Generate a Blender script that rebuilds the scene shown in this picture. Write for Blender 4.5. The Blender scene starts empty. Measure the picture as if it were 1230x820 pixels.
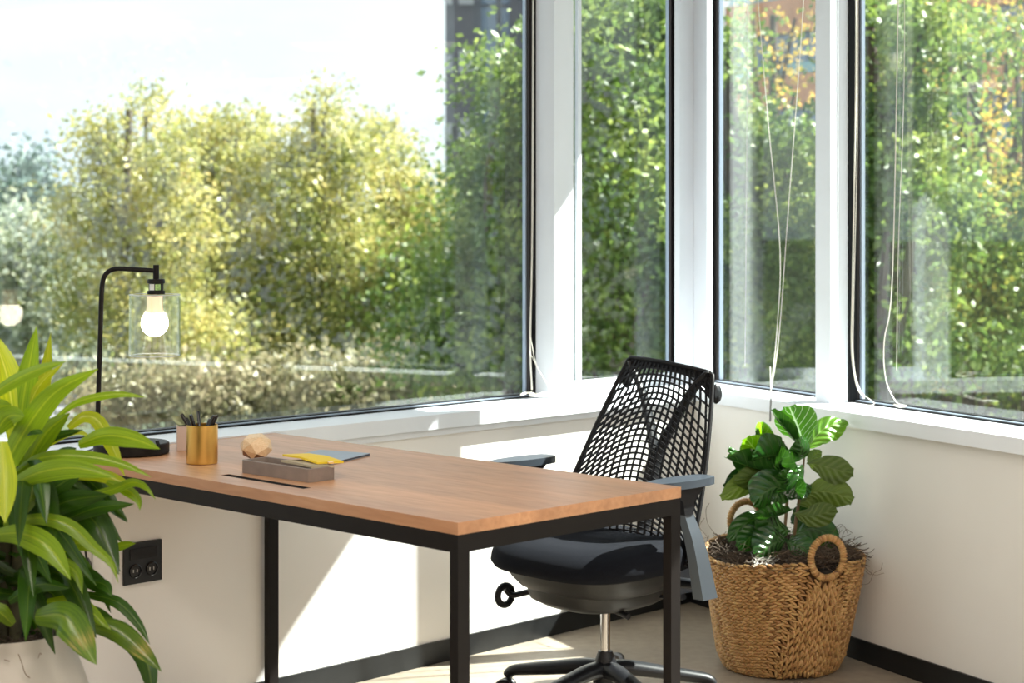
import bpy, bmesh, math, random
import numpy as np
from mathutils import Vector, Matrix
SC = bpy.context.scene
COL = SC.collection

# ------------------------------------------------------------------ camera
F_PX, HZ, EYE = 2150.0, 272.0, 1.34        # focal length in pixels, horizon row, eye height (m)
cam_d = bpy.data.cameras.new('camera')
cam = bpy.data.objects.new('camera', cam_d)
COL.objects.link(cam)
cam.location = (0, 0, EYE)
cam.rotation_euler = (math.pi / 2, 0, 0)
cam_d.sensor_width = 36.0
cam_d.sensor_fit = 'HORIZONTAL'
cam_d.lens = F_PX / 1230 * 36
cam_d.shift_y = -(410 - HZ) / 1230
cam_d.clip_end = 4000
cam_d.dof.use_dof = True
cam_d.dof.focus_distance = 4.5
cam_d.dof.aperture_fstop = 5.0
SC.camera = cam
# ------------------------------------------------------------------ world
world = bpy.data.worlds.new('sky')
SC.world = world
world.use_nodes = True
wn = world.node_tree.nodes
wl = world.node_tree.links
wn.clear()
w_out = wn.new('ShaderNodeOutputWorld')
w_bg = wn.new('ShaderNodeBackground')
w_tc = wn.new('ShaderNodeTexCoord')
w_map = wn.new('ShaderNodeMapping')
w_map.inputs['Scale'].default_value = (2.2, 2.2, 9)
w_no = wn.new('ShaderNodeTexNoise')
w_no.inputs['Scale'].default_value = 2.0
w_no.inputs['Detail'].default_value = 5
w_cr = wn.new('ShaderNodeValToRGB')
w_cr.color_ramp.elements[0].position = 0.38
w_cr.color_ramp.elements[0].color = (0.80, 0.89, 1.0, 1)
w_cr.color_ramp.elements[1].position = 0.62
w_cr.color_ramp.elements[1].color = (0.95, 0.97, 1.0, 1)
wl.new(w_tc.outputs['Generated'], w_map.inputs['Vector'])
wl.new(w_map.outputs[0], w_no.inputs['Vector'])
wl.new(w_no.outputs['Fac'], w_cr.inputs['Fac'])
wl.new(w_cr.outputs[0], w_bg.inputs['Color'])
w_bg.inputs['Strength'].default_value = 0.85
wl.new(w_bg.outputs[0], w_out.inputs['Surface'])
# ------------------------------------------------------------------ sun
sd = bpy.data.lights.new('sun', 'SUN')
sun = bpy.data.objects.new('sun', sd)
COL.objects.link(sun)
sun.rotation_euler = Vector((-0.963, -0.271, -1.067)).to_track_quat('-Z', 'Y').to_euler()
sun.location = (8, 8, 12)
sd.energy = 16.0
sd.angle = math.radians(0.6)
sd.color = (1.0, 0.965, 0.92)
# ------------------------------------------------------------------ exposure
SC.view_settings.view_transform = 'Standard'
SC.view_settings.look = 'None'
SC.view_settings.gamma = 1.0
SC.view_settings.use_curve_mapping = False
SC.view_settings.exposure = 0.7
SC.cycles.max_bounces = 10
SC.cycles.transparent_max_bounces = 24
SC.cycles.use_denoising = True
SC.cycles.caustics_refractive = False
SC.cycles.caustics_reflective = False
ROOM_FILL_WATTS = 24.0  # power of the added ceiling fill lights

random.seed(7)
PI = math.pi

# ================================================================== helpers
def P(px, py, d):
    """world point seen at (px, py) at distance d in front of the eye"""
    return Vector(((px - 615) / F_PX * d, d, EYE - (py - HZ) * d / F_PX))

def PZ(px, py, z):
    return P(px, py, (EYE - z) * F_PX / (py - HZ))

XF = {}                                    # world matrices of the roots and parts

def world_of(o):
    return XF.get(o.name, Matrix.Identity(4))

def link(o, parent=None):
    COL.objects.link(o)
    if parent is not None:
        o.parent = parent
    return o

def thing(name, label, cat, loc=(0, 0, 0), rz=0.0, group=None):
    o = bpy.data.objects.new(name, None)
    o.empty_display_size = 0.1
    link(o)
    o.location = loc
    o.rotation_euler = (0, 0, rz)
    XF[o.name] = Matrix.Translation(Vector(loc)) @ Matrix.Rotation(rz, 4, 'Z')
    o['label'] = label
    o['category'] = cat
    if group:
        o['group'] = group
    return o

def tag(o, label=None, cat=None, group=None, kind=None):
    for k, v in (('label', label), ('category', cat), ('group', group), ('kind', kind)):
        if v:
            o[k] = v
    return o

def mk(name, bm, mat, parent=None, local=False, smooth=None, kind=None, label=None):
    """link a bmesh as ONE object; geometry is in world space unless local (= the parent's space)"""
    me = bpy.data.meshes.new(name)
    if parent is not None and not local:
        bm.transform(world_of(parent).inverted())
    bm.normal_update()
    bm.to_mesh(me)
    bm.free()
    if smooth is not None:
        me.shade_smooth()
        if smooth < 180:
            me.set_sharp_from_angle(angle=math.radians(smooth))
    me.materials.append(mat)
    o = bpy.data.objects.new(name, me)
    link(o, parent)
    XF[o.name] = world_of(parent) if parent is not None else Matrix.Identity(4)
    if kind:
        o['kind'] = kind
    if label:
        o['label'] = label
    return o

def base_origin(o):
    """move a single-mesh thing's origin to the foot of its geometry"""
    vs = [v.co for v in o.data.vertices]
    lo = Vector((min(v[i] for v in vs) for i in range(3)))
    hi = Vector((max(v[i] for v in vs) for i in range(3)))
    c = Vector(((lo.x + hi.x) / 2, (lo.y + hi.y) / 2, lo.z))
    o.data.transform(Matrix.Translation(-c))
    o.location = c
    return o

def prism(bm, pts, z0, z1):
    lo = [bm.verts.new((p[0], p[1], z0)) for p in pts]
    hi = [bm.verts.new((p[0], p[1], z1)) for p in pts]
    n = len(pts)
    area = sum(pts[i][0] * pts[(i + 1) % n][1] - pts[(i + 1) % n][0] * pts[i][1] for i in range(n))
    if area < 0:
        lo.reverse(); hi.reverse()
    bm.faces.new(list(reversed(lo)))
    bm.faces.new(hi)
    for i in range(n):
        j = (i + 1) % n
        bm.faces.new((lo[i], lo[j], hi[j], hi[i]))
    return lo + hi

def box(bm, x0, x1, y0, y1, z0, z1, M=None):
    vs = prism(bm, [(x0, y0), (x1, y0), (x1, y1), (x0, y1)], z0, z1)
    if M is not None:
        for v in vs:
            v.co = M @ v.co
    return vs

def bevel(bm, w, seg=2, ang=40):
    ed = [e for e in bm.edges if len(e.link_faces) == 2 and e.calc_face_angle(0) > math.radians(ang)]
    bmesh.ops.bevel(bm, geom=ed, offset=w, segments=seg, profile=0.5, affect='EDGES', clamp_overlap=True)

def smooth_path(pts, n=6):
    pts = [Vector(p) for p in pts]
    if len(pts) < 3:
        return [pts[0].lerp(pts[-1], i / n) for i in range(n + 1)]
    out = []
    ext = [pts[0] * 2 - pts[1]] + pts + [pts[-1] * 2 - pts[-2]]
    for i in range(1, len(ext) - 2):
        a, b, c, d = ext[i - 1:i + 3]
        for k in range(n):
            t = k / n
            out.append(0.5 * ((2 * b) + (c - a) * t + (2 * a - 5 * b + 4 * c - d) * t * t + (3 * b - a - 3 * c + d) * t ** 3))
    out.append(pts[-1].copy())
    return out

def frames(pts):
    tans = []
    for i in range(len(pts)):
        t = pts[min(i + 1, len(pts) - 1)] - pts[max(i - 1, 0)]
        tans.append(t.normalized() if t.length > 1e-9 else Vector((0, 0, 1)))
    up = Vector((0, 0, 1)) if abs(tans[0].z) < 0.9 else Vector((1, 0, 0))
    nrm = (up - tans[0] * up.dot(tans[0])).normalized()
    out = []
    for t in tans:
        nrm = (nrm - t * nrm.dot(t))
        nrm = nrm.normalized() if nrm.length > 1e-9 else t.orthogonal().normalized()
        out.append((t, nrm, t.cross(nrm)))
    return out

def tube(bm, pts, r, n=8, flat=1.0, caps=True, up=None):
    """r: number or list; flat squashes along the frame normal"""
    pts = [Vector(p) for p in pts]
    fr = frames(pts)
    rings = []
    for i, (p, (t, a, b)) in enumerate(zip(pts, fr)):
        rr = r[i] if isinstance(r, (list, tuple)) else r
        if up is not None:
            b = t.cross(Vector(up)).normalized()
            a = b.cross(t)
        rings.append([bm.verts.new(p + (a * math.cos(q) * flat + b * math.sin(q)) * rr)
                      for q in (2 * PI * (k + 0.5) / n for k in range(n))])
    for i in range(len(rings) - 1):
        for k in range(n):
            bm.faces.new((rings[i][k], rings[i][(k + 1) % n], rings[i + 1][(k + 1) % n], rings[i + 1][k]))
    if caps:
        bm.faces.new(list(reversed(rings[0])))
        bm.faces.new(rings[-1])
    return rings

def lathe(bm, prof, n=32, c=(0, 0, 0), closed=False):
    """prof: (radius, z) pairs"""
    rings = []
    for r, z in prof:
        if r < 1e-6:
            rings.append([bm.verts.new((c[0], c[1], c[2] + z))])
        else:
            rings.append([bm.verts.new((c[0] + r * math.cos(2 * PI * k / n), c[1] + r * math.sin(2 * PI * k / n), c[2] + z)) for k in range(n)])
    rr = rings + ([rings[0]] if closed else [])
    for a, b in zip(rr, rr[1:]):
        for k in range(n):
            j = (k + 1) % n
            if len(a) == 1 and len(b) == 1:
                continue
            if len(a) == 1:
                bm.faces.new((a[0], b[j], b[k]))
            elif len(b) == 1:
                bm.faces.new((a[k], a[j], b[0]))
            else:
                bm.faces.new((a[k], a[j], b[j], b[k]))

def ellipsoid(bm, M, nu=7, nv=4):
    """low-poly ellipsoid, unit sphere along x, transformed by M"""
    rings = []
    for i in range(1, nv):
        a = PI * i / nv
        rings.append([bm.verts.new(M @ Vector((math.cos(a), math.sin(a) * math.cos(2 * PI * k / nu), math.sin(a) * math.sin(2 * PI * k / nu)))) for k in range(nu)])
    p0 = bm.verts.new(M @ Vector((1, 0, 0)))
    p1 = bm.verts.new(M @ Vector((-1, 0, 0)))
    for k in range(nu):
        j = (k + 1) % nu
        bm.faces.new((p0, rings[0][k], rings[0][j]))
        bm.faces.new((p1, rings[-1][j], rings[-1][k]))
        for a, b in zip(rings, rings[1:]):
            bm.faces.new((a[k], b[k], b[j], a[j]))

def axes(o, x, y, z):
    M = Matrix.Identity(4)
    for i, v in enumerate((x, y, z, o)):
        for j in range(3):
            M[j][i] = v[j]
    return M

# ================================================================== materials
def newmat(name):
    m = bpy.data.materials.new(name)
    m.use_nodes = True
    nt = m.node_tree
    return m, nt, nt.nodes, nt.links, nt.nodes['Principled BSDF']

def plain(name, col, rough=0.5, metal=0.0, noise=0.0, nscale=30.0, bump=0.0, bscale=200.0, coat=0.0, spec=0.5):
    m, nt, N, L, b = newmat(name)
    b.inputs['Base Color'].default_value = (*col, 1)
    b.inputs['Roughness'].default_value = rough
    b.inputs['Metallic'].default_value = metal
    b.inputs['Coat Weight'].default_value = coat
    b.inputs['Specular IOR Level'].default_value = spec
    tc = N.new('ShaderNodeTexCoord')
    if noise:
        no = N.new('ShaderNodeTexNoise'); no.inputs['Scale'].default_value = nscale; no.inputs['Detail'].default_value = 6
        L.new(tc.outputs['Object'], no.inputs['Vector'])
        cr = N.new('ShaderNodeValToRGB')
        cr.color_ramp.elements[0].position = 0.3; cr.color_ramp.elements[1].position = 0.7
        cr.color_ramp.elements[0].color = (*[c * (1 - noise) for c in col], 1)
        cr.color_ramp.elements[1].color = (*[min(1, c * (1 + noise)) for c in col], 1)
        L.new(no.outputs['Fac'], cr.inputs['Fac']); L.new(cr.outputs[0], b.inputs['Base Color'])
    if bump:
        n2 = N.new('ShaderNodeTexNoise'); n2.inputs['Scale'].default_value = bscale; n2.inputs['Detail'].default_value = 3
        L.new(tc.outputs['Object'], n2.inputs['Vector'])
        bp = N.new('ShaderNodeBump'); bp.inputs['Strength'].default_value = bump; bp.inputs['Distance'].default_value = 0.002
        L.new(n2.outputs['Fac'], bp.inputs['Height']); L.new(bp.outputs[0], b.inputs['Normal'])
    return m

M = {}
M['wall'] = plain('painted_wall', (0.81, 0.795, 0.77), 0.75, noise=0.02, nscale=3, bump=0.06, bscale=250)
M['ceiling'] = plain('ceiling_paint', (0.8, 0.8, 0.79), 0.9)
M['trim'] = plain('white_aluminium', (0.78, 0.81, 0.86), 0.38, noise=0.015, nscale=8)
M['base'] = plain('black_vinyl', (0.011, 0.012, 0.013), 0.4, spec=0.35, noise=0.25, nscale=9)
M['gasket'] = plain('black_rubber', (0.006, 0.006, 0.007), 0.5, spec=0.2)
M['bronze'] = plain('dark_bronze', (0.05, 0.042, 0.04), 0.35, metal=0.6)
M['alu'] = plain('blue_grey_aluminium', (0.42, 0.5, 0.62), 0.3, metal=0.3)
M['black_metal'] = plain('black_powder_coat', (0.008, 0.006, 0.0055), 0.5, spec=0.2, bump=0.05, bscale=600)
M['black_plastic'] = plain('black_plastic', (0.009, 0.0095, 0.012), 0.38, spec=0.3)
M['grey_plastic'] = plain('graphite_plastic', (0.02, 0.02, 0.02), 0.45, spec=0.35)
M['lattice'] = plain('black_elastomer', (0.006, 0.005, 0.006), 0.5, spec=0.2)
M['chrome'] = plain('chrome', (0.5, 0.48, 0.47), 0.18, metal=1.0)
M['cord'] = plain('cream_cord', (0.72, 0.69, 0.62), 0.8)
M['cable'] = plain('black_cable', (0.01, 0.01, 0.01), 0.5)
M['white_plastic'] = plain('white_plastic', (0.8, 0.8, 0.78), 0.4)
M['soil'] = plain('dark_soil', (0.02, 0.014, 0.01), 0.95, noise=0.5, nscale=60, bump=1.0, bscale=120)
M['moss'] = plain('dry_moss', (0.085, 0.06, 0.043), 0.95, noise=0.4, nscale=90)
M['root'] = plain('dry_root', (0.16, 0.115, 0.08), 0.9)
M['pale_bit'] = plain('pale_moss', (0.6, 0.58, 0.54), 0.8)
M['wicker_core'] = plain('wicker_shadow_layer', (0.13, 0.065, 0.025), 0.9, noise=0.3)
M['pot'] = plain('matte_white_ceramic', (0.42, 0.39, 0.35), 0.6, noise=0.05, nscale=6)
M['stem'] = plain('brown_stem', (0.13, 0.08, 0.035), 0.7, noise=0.3)
M['cane'] = plain('green_brown_cane', (0.05, 0.045, 0.02), 0.75, noise=0.3)
M['concrete'] = plain('grey_concrete', (0.22, 0.17, 0.145), 0.75, noise=0.12, nscale=25, bump=0.2)
M['notebook'] = plain('blue_grey_cover', (0.25, 0.30, 0.38), 0.45, noise=0.04)
M['paper'] = plain('paper', (0.7, 0.66, 0.58), 0.8)
M['yellow'] = plain('yellow_paper', (0.80, 0.56, 0.02), 0.6)
M['beige_paper'] = plain('beige_paper', (0.42, 0.35, 0.24), 0.7)
M['gold_clip'] = plain('gold_clip', (0.9, 0.6, 0.25), 0.3, metal=0.8)
M['pink_pot'] = plain('pale_pink_ceramic', (0.56, 0.42, 0.36), 0.6)
M['succulent'] = plain('succulent_leaf', (0.27, 0.30, 0.17), 0.5, noise=0.35, nscale=50)
M['pen'] = plain('black_pen', (0.012, 0.01, 0.01), 0.25)
M['dark_slot'] = plain('slot_lining', (0.01, 0.01, 0.01), 0.8)
M['pavement'] = plain('pale_pavement', (0.13, 0.13, 0.135), 0.9, noise=0.15, nscale=0.2)
M['lawn'] = plain('dry_lawn', (0.04, 0.055, 0.022), 0.9, noise=0.4, nscale=0.3)
M['bark'] = plain('tree_bark', (0.085, 0.062, 0.045), 0.9, noise=0.3, nscale=6)

def brass():
    m, nt, N, L, b = newmat('brushed_brass')
    b.inputs['Base Color'].default_value = (0.78, 0.47, 0.13, 1)
    b.inputs['Metallic'].default_value = 1.0
    b.inputs['Roughness'].default_value = 0.3
    b.inputs['Anisotropic'].default_value = 0.6
    tc = N.new('ShaderNodeTexCoord'); mp = N.new('ShaderNodeMapping'); mp.inputs['Scale'].default_value = (20, 20, 900)
    no = N.new('ShaderNodeTexNoise'); no.inputs['Scale'].default_value = 1.0
    bp = N.new('ShaderNodeBump'); bp.inputs['Strength'].default_value = 0.12; bp.inputs['Distance'].default_value = 0.001
    L.new(tc.outputs['Object'], mp.inputs[0]); L.new(mp.outputs[0], no.inputs['Vector']); L.new(no.outputs['Fac'], bp.inputs['Height'])
    L.new(bp.outputs[0], b.inputs['Normal'])
    return m
M['brass'] = brass()

def wood(name, c1, c2, c3, scale=(6, 0.9, 6), rough=0.42, bands=True):
    m, nt, N, L, b = newmat(name)
    tc = N.new('ShaderNodeTexCoord'); mp = N.new('ShaderNodeMapping'); mp.inputs['Scale'].default_value = scale
    L.new(tc.outputs['Object'], mp.inputs[0])
    no = N.new('ShaderNodeTexNoise'); no.inputs['Scale'].default_value = 9; no.inputs['Detail'].default_value = 9; no.inputs['Distortion'].default_value = 0.6
    L.new(mp.outputs[0], no.inputs['Vector'])
    cr = N.new('ShaderNodeValToRGB')
    e = cr.color_ramp.elements
    e[0].position = 0.3; e[0].color = (*c1, 1); e[1].position = 0.72; e[1].color = (*c3, 1)
    q = e.new(0.5); q.color = (*c2, 1)
    L.new(no.outputs['Fac'], cr.inputs['Fac'])
    last = cr.outputs[0]
    if bands:
        m2 = N.new('ShaderNodeMapping'); m2.inputs['Scale'].default_value = (9.0, 0.25, 0.2)
        L.new(tc.outputs['Object'], m2.inputs[0])
        n2 = N.new('ShaderNodeTexNoise'); n2.inputs['Scale'].default_value = 1.0; n2.inputs['Detail'].default_value = 1
        L.new(m2.outputs[0], n2.inputs['Vector'])
        r2 = N.new('ShaderNodeValToRGB')
        r2.color_ramp.elements[0].position = 0.35; r2.color_ramp.elements[1].position = 0.65
        r2.color_ramp.elements[0].color = (0.80, 0.74, 0.70, 1); r2.color_ramp.elements[1].color = (1.08, 1.0, 0.92, 1)
        L.new(n2.outputs['Fac'], r2.inputs['Fac'])
        mx = N.new('ShaderNodeMixRGB'); mx.blend_type = 'MULTIPLY'; mx.inputs['Fac'].default_value = 1
        L.new(last, mx.inputs[1]); L.new(r2.outputs[0], mx.inputs[2])
        last = mx.outputs[0]
    L.new(last, b.inputs['Base Color'])
    b.inputs['Roughness'].default_value = rough
    return m
M['desk_wood'] = wood('beech_desk_top', (0.47, 0.25, 0.135), (0.55, 0.305, 0.17), (0.61, 0.36, 0.215))
M['ball_wood'] = wood('pale_faceted_wood', (0.68, 0.46, 0.25), (0.78, 0.56, 0.34), (0.85, 0.66, 0.45), scale=(30, 30, 60), bands=False)
M['dark_ball_wood'] = wood('brown_faceted_wood', (0.16, 0.07, 0.03), (0.24, 0.11, 0.05), (0.3, 0.15, 0.07), scale=(30, 30, 60), bands=False)

def floor_mat():
    m, nt, N, L, b = newmat('polished_concrete')
    tc = N.new('ShaderNodeTexCoord')
    cols = []
    for sc_, lo, hi in ((2.2, (0.24, 0.20, 0.155), (0.34, 0.285, 0.225)), (28, (0.7, 0.7, 0.7), (1.1, 1.1, 1.1))):
        no = N.new('ShaderNodeTexNoise'); no.inputs['Scale'].default_value = sc_; no.inputs['Detail'].default_value = 8
        L.new(tc.outputs['Object'], no.inputs['Vector'])
        cr = N.new('ShaderNodeValToRGB')
        cr.color_ramp.elements[0].position = 0.3; cr.color_ramp.elements[1].position = 0.7
        cr.color_ramp.elements[0].color = (*lo, 1); cr.color_ramp.elements[1].color = (*hi, 1)
        L.new(no.outputs['Fac'], cr.inputs['Fac']); cols.append(cr.outputs[0])
    mx = N.new('ShaderNodeMixRGB'); mx.blend_type = 'MULTIPLY'; mx.inputs['Fac'].default_value = 0.6
    L.new(cols[0], mx.inputs[1]); L.new(cols[1], mx.inputs[2]); L.new(mx.outputs[0], b.inputs['Base Color'])
    b.inputs['Roughness'].default_value = 0.42
    return m
M['floor'] = floor_mat()

def glass_mat(name, ior=1.5, tint=(1, 1, 1), gain=1.0, base=0.0):
    m, nt, N, L, b = newmat(name)
    N.remove(b)
    out = [n for n in N if n.type == 'OUTPUT_MATERIAL'][0]
    tr = N.new('ShaderNodeBsdfTransparent'); tr.inputs[0].default_value = (*tint, 1)
    gl = N.new('ShaderNodeBsdfGlossy'); gl.inputs['Roughness'].default_value = 0.0
    gl.inputs['Color'].default_value = (1, 1, 1, 1)
    ge = N.new('ShaderNodeNewGeometry')
    dt = N.new('ShaderNodeVectorMath'); dt.operation = 'DOT_PRODUCT'
    L.new(ge.outputs['Incoming'], dt.inputs[0]); L.new(ge.outputs['Normal'], dt.inputs[1])
    ab = N.new('ShaderNodeMath'); ab.operation = 'ABSOLUTE'; L.new(dt.outputs['Value'], ab.inputs[0])
    om = N.new('ShaderNodeMath'); om.operation = 'SUBTRACT'; om.inputs[0].default_value = 1.0; L.new(ab.outputs[0], om.inputs[1])
    fr = N.new('ShaderNodeMath'); fr.operation = 'POWER'; fr.inputs[1].default_value = 5.0; L.new(om.outputs[0], fr.inputs[0])
    f0 = ((ior - 1) / (ior + 1)) ** 2
    ma = N.new('ShaderNodeMath'); ma.operation = 'MULTIPLY_ADD'; ma.inputs[1].default_value = (1 - f0) * gain; ma.inputs[2].default_value = f0 * gain + base
    ma.use_clamp = True
    mx = N.new('ShaderNodeMixShader')
    L.new(fr.outputs[0], ma.inputs[0]); L.new(ma.outputs[0], mx.inputs[0])
    L.new(tr.outputs[0], mx.inputs[1]); L.new(gl.outputs[0], mx.inputs[2]); L.new(mx.outputs[0], out.inputs[0])
    return m
M['pane'] = glass_mat('window_glass', 1.52, (0.93, 0.97, 0.95), 1.25)
M['shade_glass'] = glass_mat('lamp_shade_glass', 1.5, (0.96, 0.97, 0.97), 1.3, 0.02)

def emit(name, col, s):
    m, nt, N, L, b = newmat(name)
    b.inputs['Base Color'].default_value = (*col, 1)
    b.inputs['Emission Color'].default_value = (*col, 1)
    b.inputs['Emission Strength'].default_value = s
    return m
M['bulb'] = emit('lit_bulb', (1.0, 0.86, 0.68), 9.0)
M['bulb_neck'] = emit('bulb_neck', (1.0, 0.66, 0.42), 0.55)
M['diffuser'] = emit('fill_diffuser', (1.0, 0.85, 0.65), 6.0)

def leaf_mat(name, dark, light, stripe, rough=0.3, trans=0.35, veins=0, vein_col=(0.4, 0.55, 0.2), burn=False, tint_rand=0.25):
    """UV x runs along the leaf, UV y across (0.5 = midrib)"""
    m, nt, N, L, b = newmat(name)
    out = [n for n in N if n.type == 'OUTPUT_MATERIAL'][0]
    uv = N.new('ShaderNodeUVMap'); sep = N.new('ShaderNodeSeparateXYZ'); L.new(uv.outputs[0], sep.inputs[0])
    def math_(op, a, b_=None, c=None, clamp=False):
        n = N.new('ShaderNodeMath'); n.operation = op; n.use_clamp = clamp
        for i, v in enumerate((a, b_, c)):
            if v is None: continue
            if isinstance(v, (int, float)): n.inputs[i].default_value = v
            else: L.new(v, n.inputs[i])
        return n.outputs[0]
    v = math_('ABSOLUTE', math_('SUBTRACT', sep.outputs['Y'], 0.5))
    geo = N.new('ShaderNodeNewGeometry')
    oi = N.new('ShaderNodeObjectInfo')
    no = N.new('ShaderNodeTexNoise'); no.inputs['Scale'].default_value = 1.0; no.inputs['Detail'].default_value = 3
    mp = N.new('ShaderNodeMapping'); mp.inputs['Scale'].default_value = (1.5, 22 if not veins else 4, 1)
    cb = N.new('ShaderNodeCombineXYZ'); L.new(sep.outputs['X'], cb.inputs[0]); L.new(sep.outputs['Y'], cb.inputs[1]); L.new(oi.outputs['Random'], cb.inputs[2])
    L.new(cb.outputs[0], mp.inputs[0]); mp.inputs['Scale'].default_value = (1.5, 22 if not veins else 4, 30)
    L.new(mp.outputs[0], no.inputs['Vector'])
    cr = N.new('ShaderNodeValToRGB'); cr.color_ramp.elements[0].position = 0.3; cr.color_ramp.elements[1].position = 0.75
    cr.color_ramp.elements[0].color = (*dark, 1); cr.color_ramp.elements[1].color = (*light, 1)
    L.new(no.outputs['Fac'], cr.inputs['Fac'])
    col = cr.outputs[0]
    mr = N.new('ShaderNodeValToRGB')
    mr.color_ramp.elements[0].position = 0.0; mr.color_ramp.elements[0].color = (1, 1, 1, 1)
    mr.color_ramp.elements[1].position = 0.05 if not veins else 0.035; mr.color_ramp.elements[1].color = (0, 0, 0, 1)
    L.new(v, mr.inputs[0])
    mx = N.new('ShaderNodeMixRGB'); L.new(math_('MULTIPLY', mr.outputs[0], 0.55 if not veins else 0.9), mx.inputs['Fac']); L.new(col, mx.inputs[1])
    mx.inputs[2].default_value = (*(stripe if not veins else vein_col), 1)
    col = mx.outputs[0]
    if veins:
        # lateral veins sweeping forward from the midrib
        ph = math_('SUBTRACT', math_('MULTIPLY', sep.outputs['X'], float(veins)), math_('MULTIPLY', v, veins * 0.55))
        fr = math_('ABSOLUTE', math_('SUBTRACT', math_('FRACT', ph), 0.5))
        vm = math_('LESS_THAN', fr, 0.035)
        m3 = N.new('ShaderNodeMixRGB'); L.new(math_('MULTIPLY', vm, 0.75), m3.inputs['Fac']); L.new(col, m3.inputs[1]); m3.inputs[2].default_value = (*vein_col, 1)
        col = m3.outputs[0]
        bp = N.new('ShaderNodeBump'); bp.inputs['Strength'].default_value = 0.5; bp.inputs['Distance'].default_value = 0.003; bp.invert = True
        wv = math_('SINE', math_('MULTIPLY', ph, 2 * PI))
        L.new(wv, bp.inputs['Height']); L.new(bp.outputs[0], b.inputs['Normal'])
    # per leaf tint
    hs = N.new('ShaderNodeHueSaturation')
    L.new(col, hs.inputs['Color'])
    L.new(math_('MULTIPLY_ADD', oi.outputs['Random'], tint_rand * 2, 1 - tint_rand), hs.inputs['Value'])
    col = hs.outputs[0]
    if burn:
        n5 = N.new('ShaderNodeTexNoise'); n5.inputs['Scale'].default_value = 1.0
        m5 = N.new('ShaderNodeMapping'); m5.inputs['Scale'].default_value = (3, 14, 0); L.new(cb.outputs[0], m5.inputs[0]); L.new(m5.outputs[0], n5.inputs['Vector'])
        d = math_('ABSOLUTE', math_('SUBTRACT', sep.outputs['X'], 0.72))
        k = math_('MULTIPLY', math_('SUBTRACT', 1.0, math_('MULTIPLY', d, 8.0), clamp=True), math_('MULTIPLY', math_('SUBTRACT', n5.outputs['Fac'], 0.42), 6.0, clamp=True))
        m6 = N.new('ShaderNodeMixRGB'); L.new(math_('MULTIPLY', k, 0.65), m6.inputs['Fac']); L.new(col, m6.inputs[1]); m6.inputs[2].default_value = (0.42, 0.32, 0.10, 1)
        col = m6.outputs[0]
    L.new(col, b.inputs['Base Color'])
    b.inputs['Roughness'].default_value = rough
    b.inputs['Specular IOR Level'].default_value = 0.5
    tl = N.new('ShaderNodeBsdfTranslucent')
    h2 = N.new('ShaderNodeHueSaturation'); h2.inputs['Hue'].default_value = 0.485; h2.inputs['Saturation'].default_value = 1.1; h2.inputs['Value'].default_value = 1.9
    L.new(col, h2.inputs['Color']); L.new(h2.outputs[0], tl.inputs['Color'])
    ms = N.new('ShaderNodeMixShader'); ms.inputs[0].default_value = trans
    L.new(b.outputs[0], ms.inputs[1]); L.new(tl.outputs[0], ms.inputs[2]); L.new(ms.outputs[0], out.inputs[0])
    return m
M['drac'] = leaf_mat('corn_plant_leaf', (0.11, 0.20, 0.012), (0.22, 0.34, 0.02), (0.42, 0.48, 0.05), 0.32, 0.45)
M['drac_yellow'] = leaf_mat('yellow_green_leaf', (0.25, 0.33, 0.015), (0.42, 0.46, 0.03), (0.6, 0.6, 0.15), 0.34, 0.5)
M['drac_shaded'] = leaf_mat('shaded_corn_plant_leaf', (0.014, 0.05, 0.006), (0.042, 0.11, 0.009), (0.14, 0.22, 0.03), 0.3, 0.3)  # leaf green darkened to stand for shade on lower and inner leaves
M['drac_burn'] = leaf_mat('scorched_corn_plant_leaf', (0.035, 0.085, 0.008), (0.11, 0.19, 0.014), (0.2, 0.25, 0.05), 0.3, 0.3, burn=True)
M['fig'] = leaf_mat('fiddle_leaf', (0.012, 0.055, 0.010), (0.03, 0.105, 0.014), (0, 0, 0), 0.15, 0.15, veins=6, vein_col=(0.055, 0.14, 0.03))
M['fig_light'] = leaf_mat('young_fiddle_leaf', (0.08, 0.24, 0.012), (0.15, 0.36, 0.02), (0, 0, 0), 0.3, 0.4, veins=6, vein_col=(0.3, 0.48, 0.12))
M['fig_olive'] = leaf_mat('fiddle_leaf_underside', (0.065, 0.11, 0.018), (0.10, 0.16, 0.025), (0, 0, 0), 0.5, 0.25, veins=6, vein_col=(0.12, 0.175, 0.04))
M['fig_top'] = leaf_mat('veined_fiddle_leaf', (0.04, 0.15, 0.02), (0.07, 0.22, 0.03), (0, 0, 0), 0.25, 0.2, veins=7, vein_col=(0.55, 0.72, 0.5))

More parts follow.
